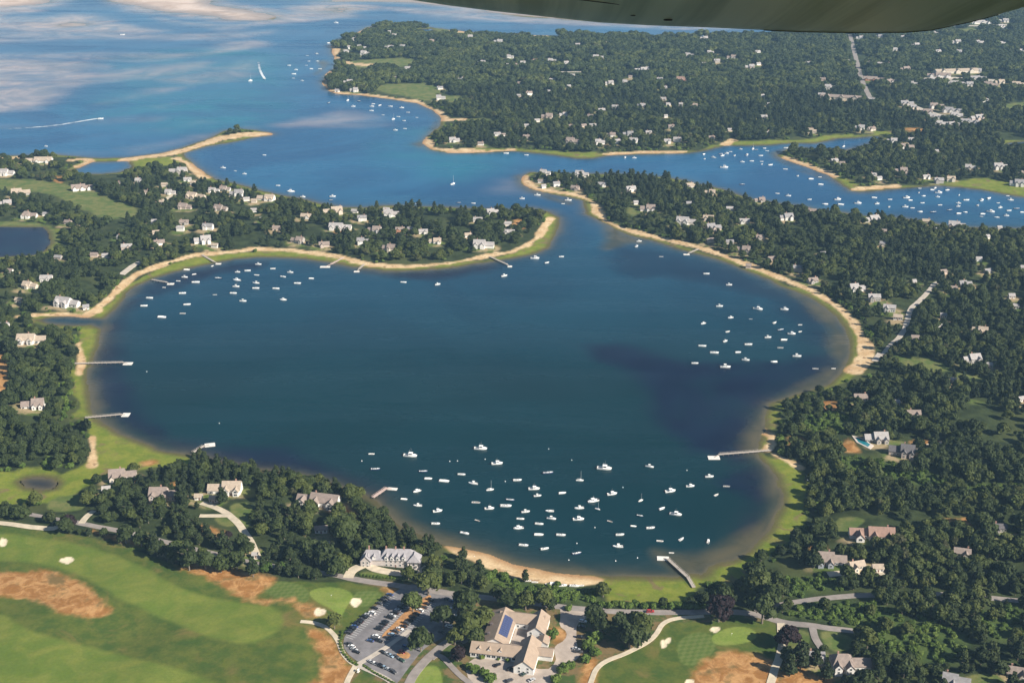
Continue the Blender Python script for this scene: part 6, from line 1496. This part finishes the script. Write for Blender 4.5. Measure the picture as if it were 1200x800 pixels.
for kdi in range(3):
    idx = [i for i in order if inview[i] and KD[i] == kdi][:quota[kdi]]
    for i in idx:
        single[i] = True
        dd = np.hypot(LP[:, 0] - Q_[i, 0], LP[:, 1] - Q_[i, 1]); j = int(dd.argmin())
        dx, dy = Q_[i] - LP[j]
        rel = 'behind' if dy > abs(dx) * .8 else 'in front of' if -dy > abs(dx) * .8 else 'to the east of' if dx > 0 else 'to the west of'
        dist = 'close ' if dd[j] < 22 else 'farther ' if dd[j] > 48 else ''
        sz = SCL[i] * (1 / .84 if kdi == 1 else 1 if kdi == 0 else .9)
        look = {0: ('large spreading green tree' if sz > 1.12 else 'low round green tree' if sz < .84 else 'round leafy green tree'), 1: ('tall dark conifer' if sz > 1.05 else 'small dark conifer' if sz < .84 else 'dark green conifer'), 2: ('big bright green bush' if sz > 1.1 else 'small bright green bush' if sz < .84 else 'bright green bush')}[kdi]
        lab = f"{look} {dist}{rel} {LAND[j][0]}"
        grow(KN[kdi], Q_[i, 0], Q_[i, 1], Z_[i] - .1, SCL[i], ROT[i], int(VAR[i]), lab, lab.replace(' tree', ' trees').replace('conifer', 'conifers').replace(' bush ', ' bushes '))
rest = ~single
X_, Y_ = Q_[:, 0], Q_[:, 1]
def scatter_region(nm, m, label):
    for kdi, (suf, ms) in enumerate((('forest', OAK), ('pine_forest', PINE), ('shrubbery', BUSH))):
        k = m & rest & (KD == kdi) & ~far_m
        if k.sum(): gn_scatter(nm + suf, Q_[k], Z_[k] - .1, SCL[k], VAR[k] % len(ms), ROT[k], ms, None)
isl = coast  # alias kept for clarity
south = Y_ < 830
scatter_region('eastern_', (X_ > 0) & ~far_m, None)
scatter_region('western_', (X_ <= 0) & ~far_m, None)
CL = [clump_mesh('wood_clump', 500 + i, M_OAK) for i in range(5)]
k = far_m & rest
gn_scatter('distant_forest', Q_[k], Z_[k] - .3, SCL[k] * .93, VAR[k] % 5, ROT[k], CL)
if len(ex):
    dz = coast(ex); kk = dz > 9
    gn_scatter('thicket_shrubbery', ex[kk], height(ex[kk], dz[kk]), RNG.uniform(.5, .95, kk.sum()), RNG.integers(0, 4, kk.sum()), RNG.uniform(0, 6.28, kk.sum()), BUSH)
print('trees', len(Q_), 'single', single.sum(), 'far', far_m.sum())
# ------------------------------------------------------------------ the wing tip of the aeroplane the photograph was taken from
def aircraft_wing():
    n0 = Vector((0, 5.0, H - .80)); sl = -.285       # the wing hangs down outwards: the plane is banked towards the harbour
    def onto(px, py):
        xc, yc = (px - 600) / F, -(py - 400) / F
        d = Vector((xc, CP + yc * SP, -SP + yc * CP)); o = Vector((0, 0, H))
        # plane: z = n0.z + sl * (y - n0.y)
        t = (n0.z - sl * n0.y - o.z) / (d.z - sl * d.y)
        return o + d * t
    tip = [(480,0),(520,6),(580,13.5),(640,20),(700,26.5),(760,30),(830,32.5),(895,35.5),(940,37.5),(1000,38.5),(1060,38),(1090,35.5),(1112,31),(1140,25),(1170,17),(1200,6)]
    lo = [onto(*p) for p in tip]
    x0, x1 = lo[0].x - .15, lo[-1].x + .25
    rows = []
    # stations across the chord, each running from the tip edge inboard over the camera
    k = len(lo)
    xs = [p.x for p in lo]
    ys = [1.0 - .0, None]
    bm = bmesh.new()
    inb = [3.6, 2.6, 1.4, 0.2, -1.2]
    def zpl(y): return n0.z + sl * (y - n0.y)
    def thick(i):
        u = (xs[i] - xs[0]) / (xs[-1] - xs[0]); u = min(max(1 - u, .0), 1)
        return .02 + .26 * 2.6 * (u ** .5 - u) * .9 + .05 * math.sin(math.pi * u)
    low, top = [], []
    for i in range(k):
        p = lo[i]
        edge = bm.verts.new(p)
        lr, tr = [edge], [edge]
        for s in (.06, .16, .3):
            y = p.y - s; q = Vector((p.x, y, zpl(y)))
            lr.append(bm.verts.new(q - Vector((0, 0, .012 * math.sin(s * 5))))); tr.append(bm.verts.new(q + Vector((0, 0, thick(i) * (.45 + 1.4 * s)))))
        for y in inb:
            x = p.x + (p.y - y) * (-.03 if i < k / 2 else .03)
            lr.append(bm.verts.new((x, y, zpl(y)))); tr.append(bm.verts.new((x, y, zpl(y) + thick(i))))
        low.append(lr); top.append(tr)
    for i in range(k - 1):
        for j in range(len(low[0]) - 1):
            bm.faces.new((low[i][j], low[i+1][j], low[i+1][j+1], low[i][j+1])) if not (j == 0 and False) else None
            bm.faces.new((top[i][j+1], top[i+1][j+1], top[i+1][j], top[i][j]))
    for i in (0, k - 1):
        for j in range(len(low[0]) - 1):
            vs = [low[i][j], low[i][j+1], top[i][j+1], top[i][j]]
            vs = list(dict.fromkeys(vs))
            try: bm.faces.new(vs)
            except ValueError: pass
    bmesh.ops.recalc_face_normals(bm, faces=bm.faces)
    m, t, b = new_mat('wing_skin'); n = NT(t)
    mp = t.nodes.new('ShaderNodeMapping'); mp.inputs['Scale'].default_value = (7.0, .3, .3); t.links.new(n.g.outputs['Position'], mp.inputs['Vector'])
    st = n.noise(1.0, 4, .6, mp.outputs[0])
    t.links.new(n.mix(n.ramp(st, .36, .60), (.44, .52, .30), (.82, .88, .60)), b.inputs['Base Color'])  # olive tint and pale streaks paint ground reflections into the skin colour
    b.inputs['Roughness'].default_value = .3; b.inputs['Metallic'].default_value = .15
    w_ = thing('aircraft_wing', 'aircraft wing', (0, 0, 0), 0, 'dark olive underside of an aircraft wing tip hanging into the view from above')
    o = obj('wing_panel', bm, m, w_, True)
    # black edge seal along the tip and inspection caps
    bm = bmesh.new()
    for a, c in zip(lo[7:-2], lo[8:-1]): tube(bm, a + Vector((0, -.002, .002)), c + Vector((0, -.002, .002)), .004, n=6)
    obj('tip_seal', bm, mt('rubber_black', (.012,.012,.012), .6), w_)
    for px, py, r in ((783, 19.5, .014), (742, 14, .008)):
        c = onto(px, py); bm = bmesh.new(); tube(bm, c + Vector((0, 0, -.012)), c + Vector((0, 0, .01)), r, n=12); obj('drain_cap', bm, mt('rubber_black', (.012,.012,.012), .6), w_)
    a, c = onto(640, -8), onto(830, 15)
    bm = bmesh.new(); tube(bm, a + Vector((0, 0, -.003)), c + Vector((0, 0, -.003)), .006, n=6); tube(bm, c + Vector((0, 0, -.003)), onto(1100, 14) + Vector((0, 0, -.003)), .004, n=6); obj('panel_seam', bm, mt('seam_dark', (.03,.03,.03), .7), w_)
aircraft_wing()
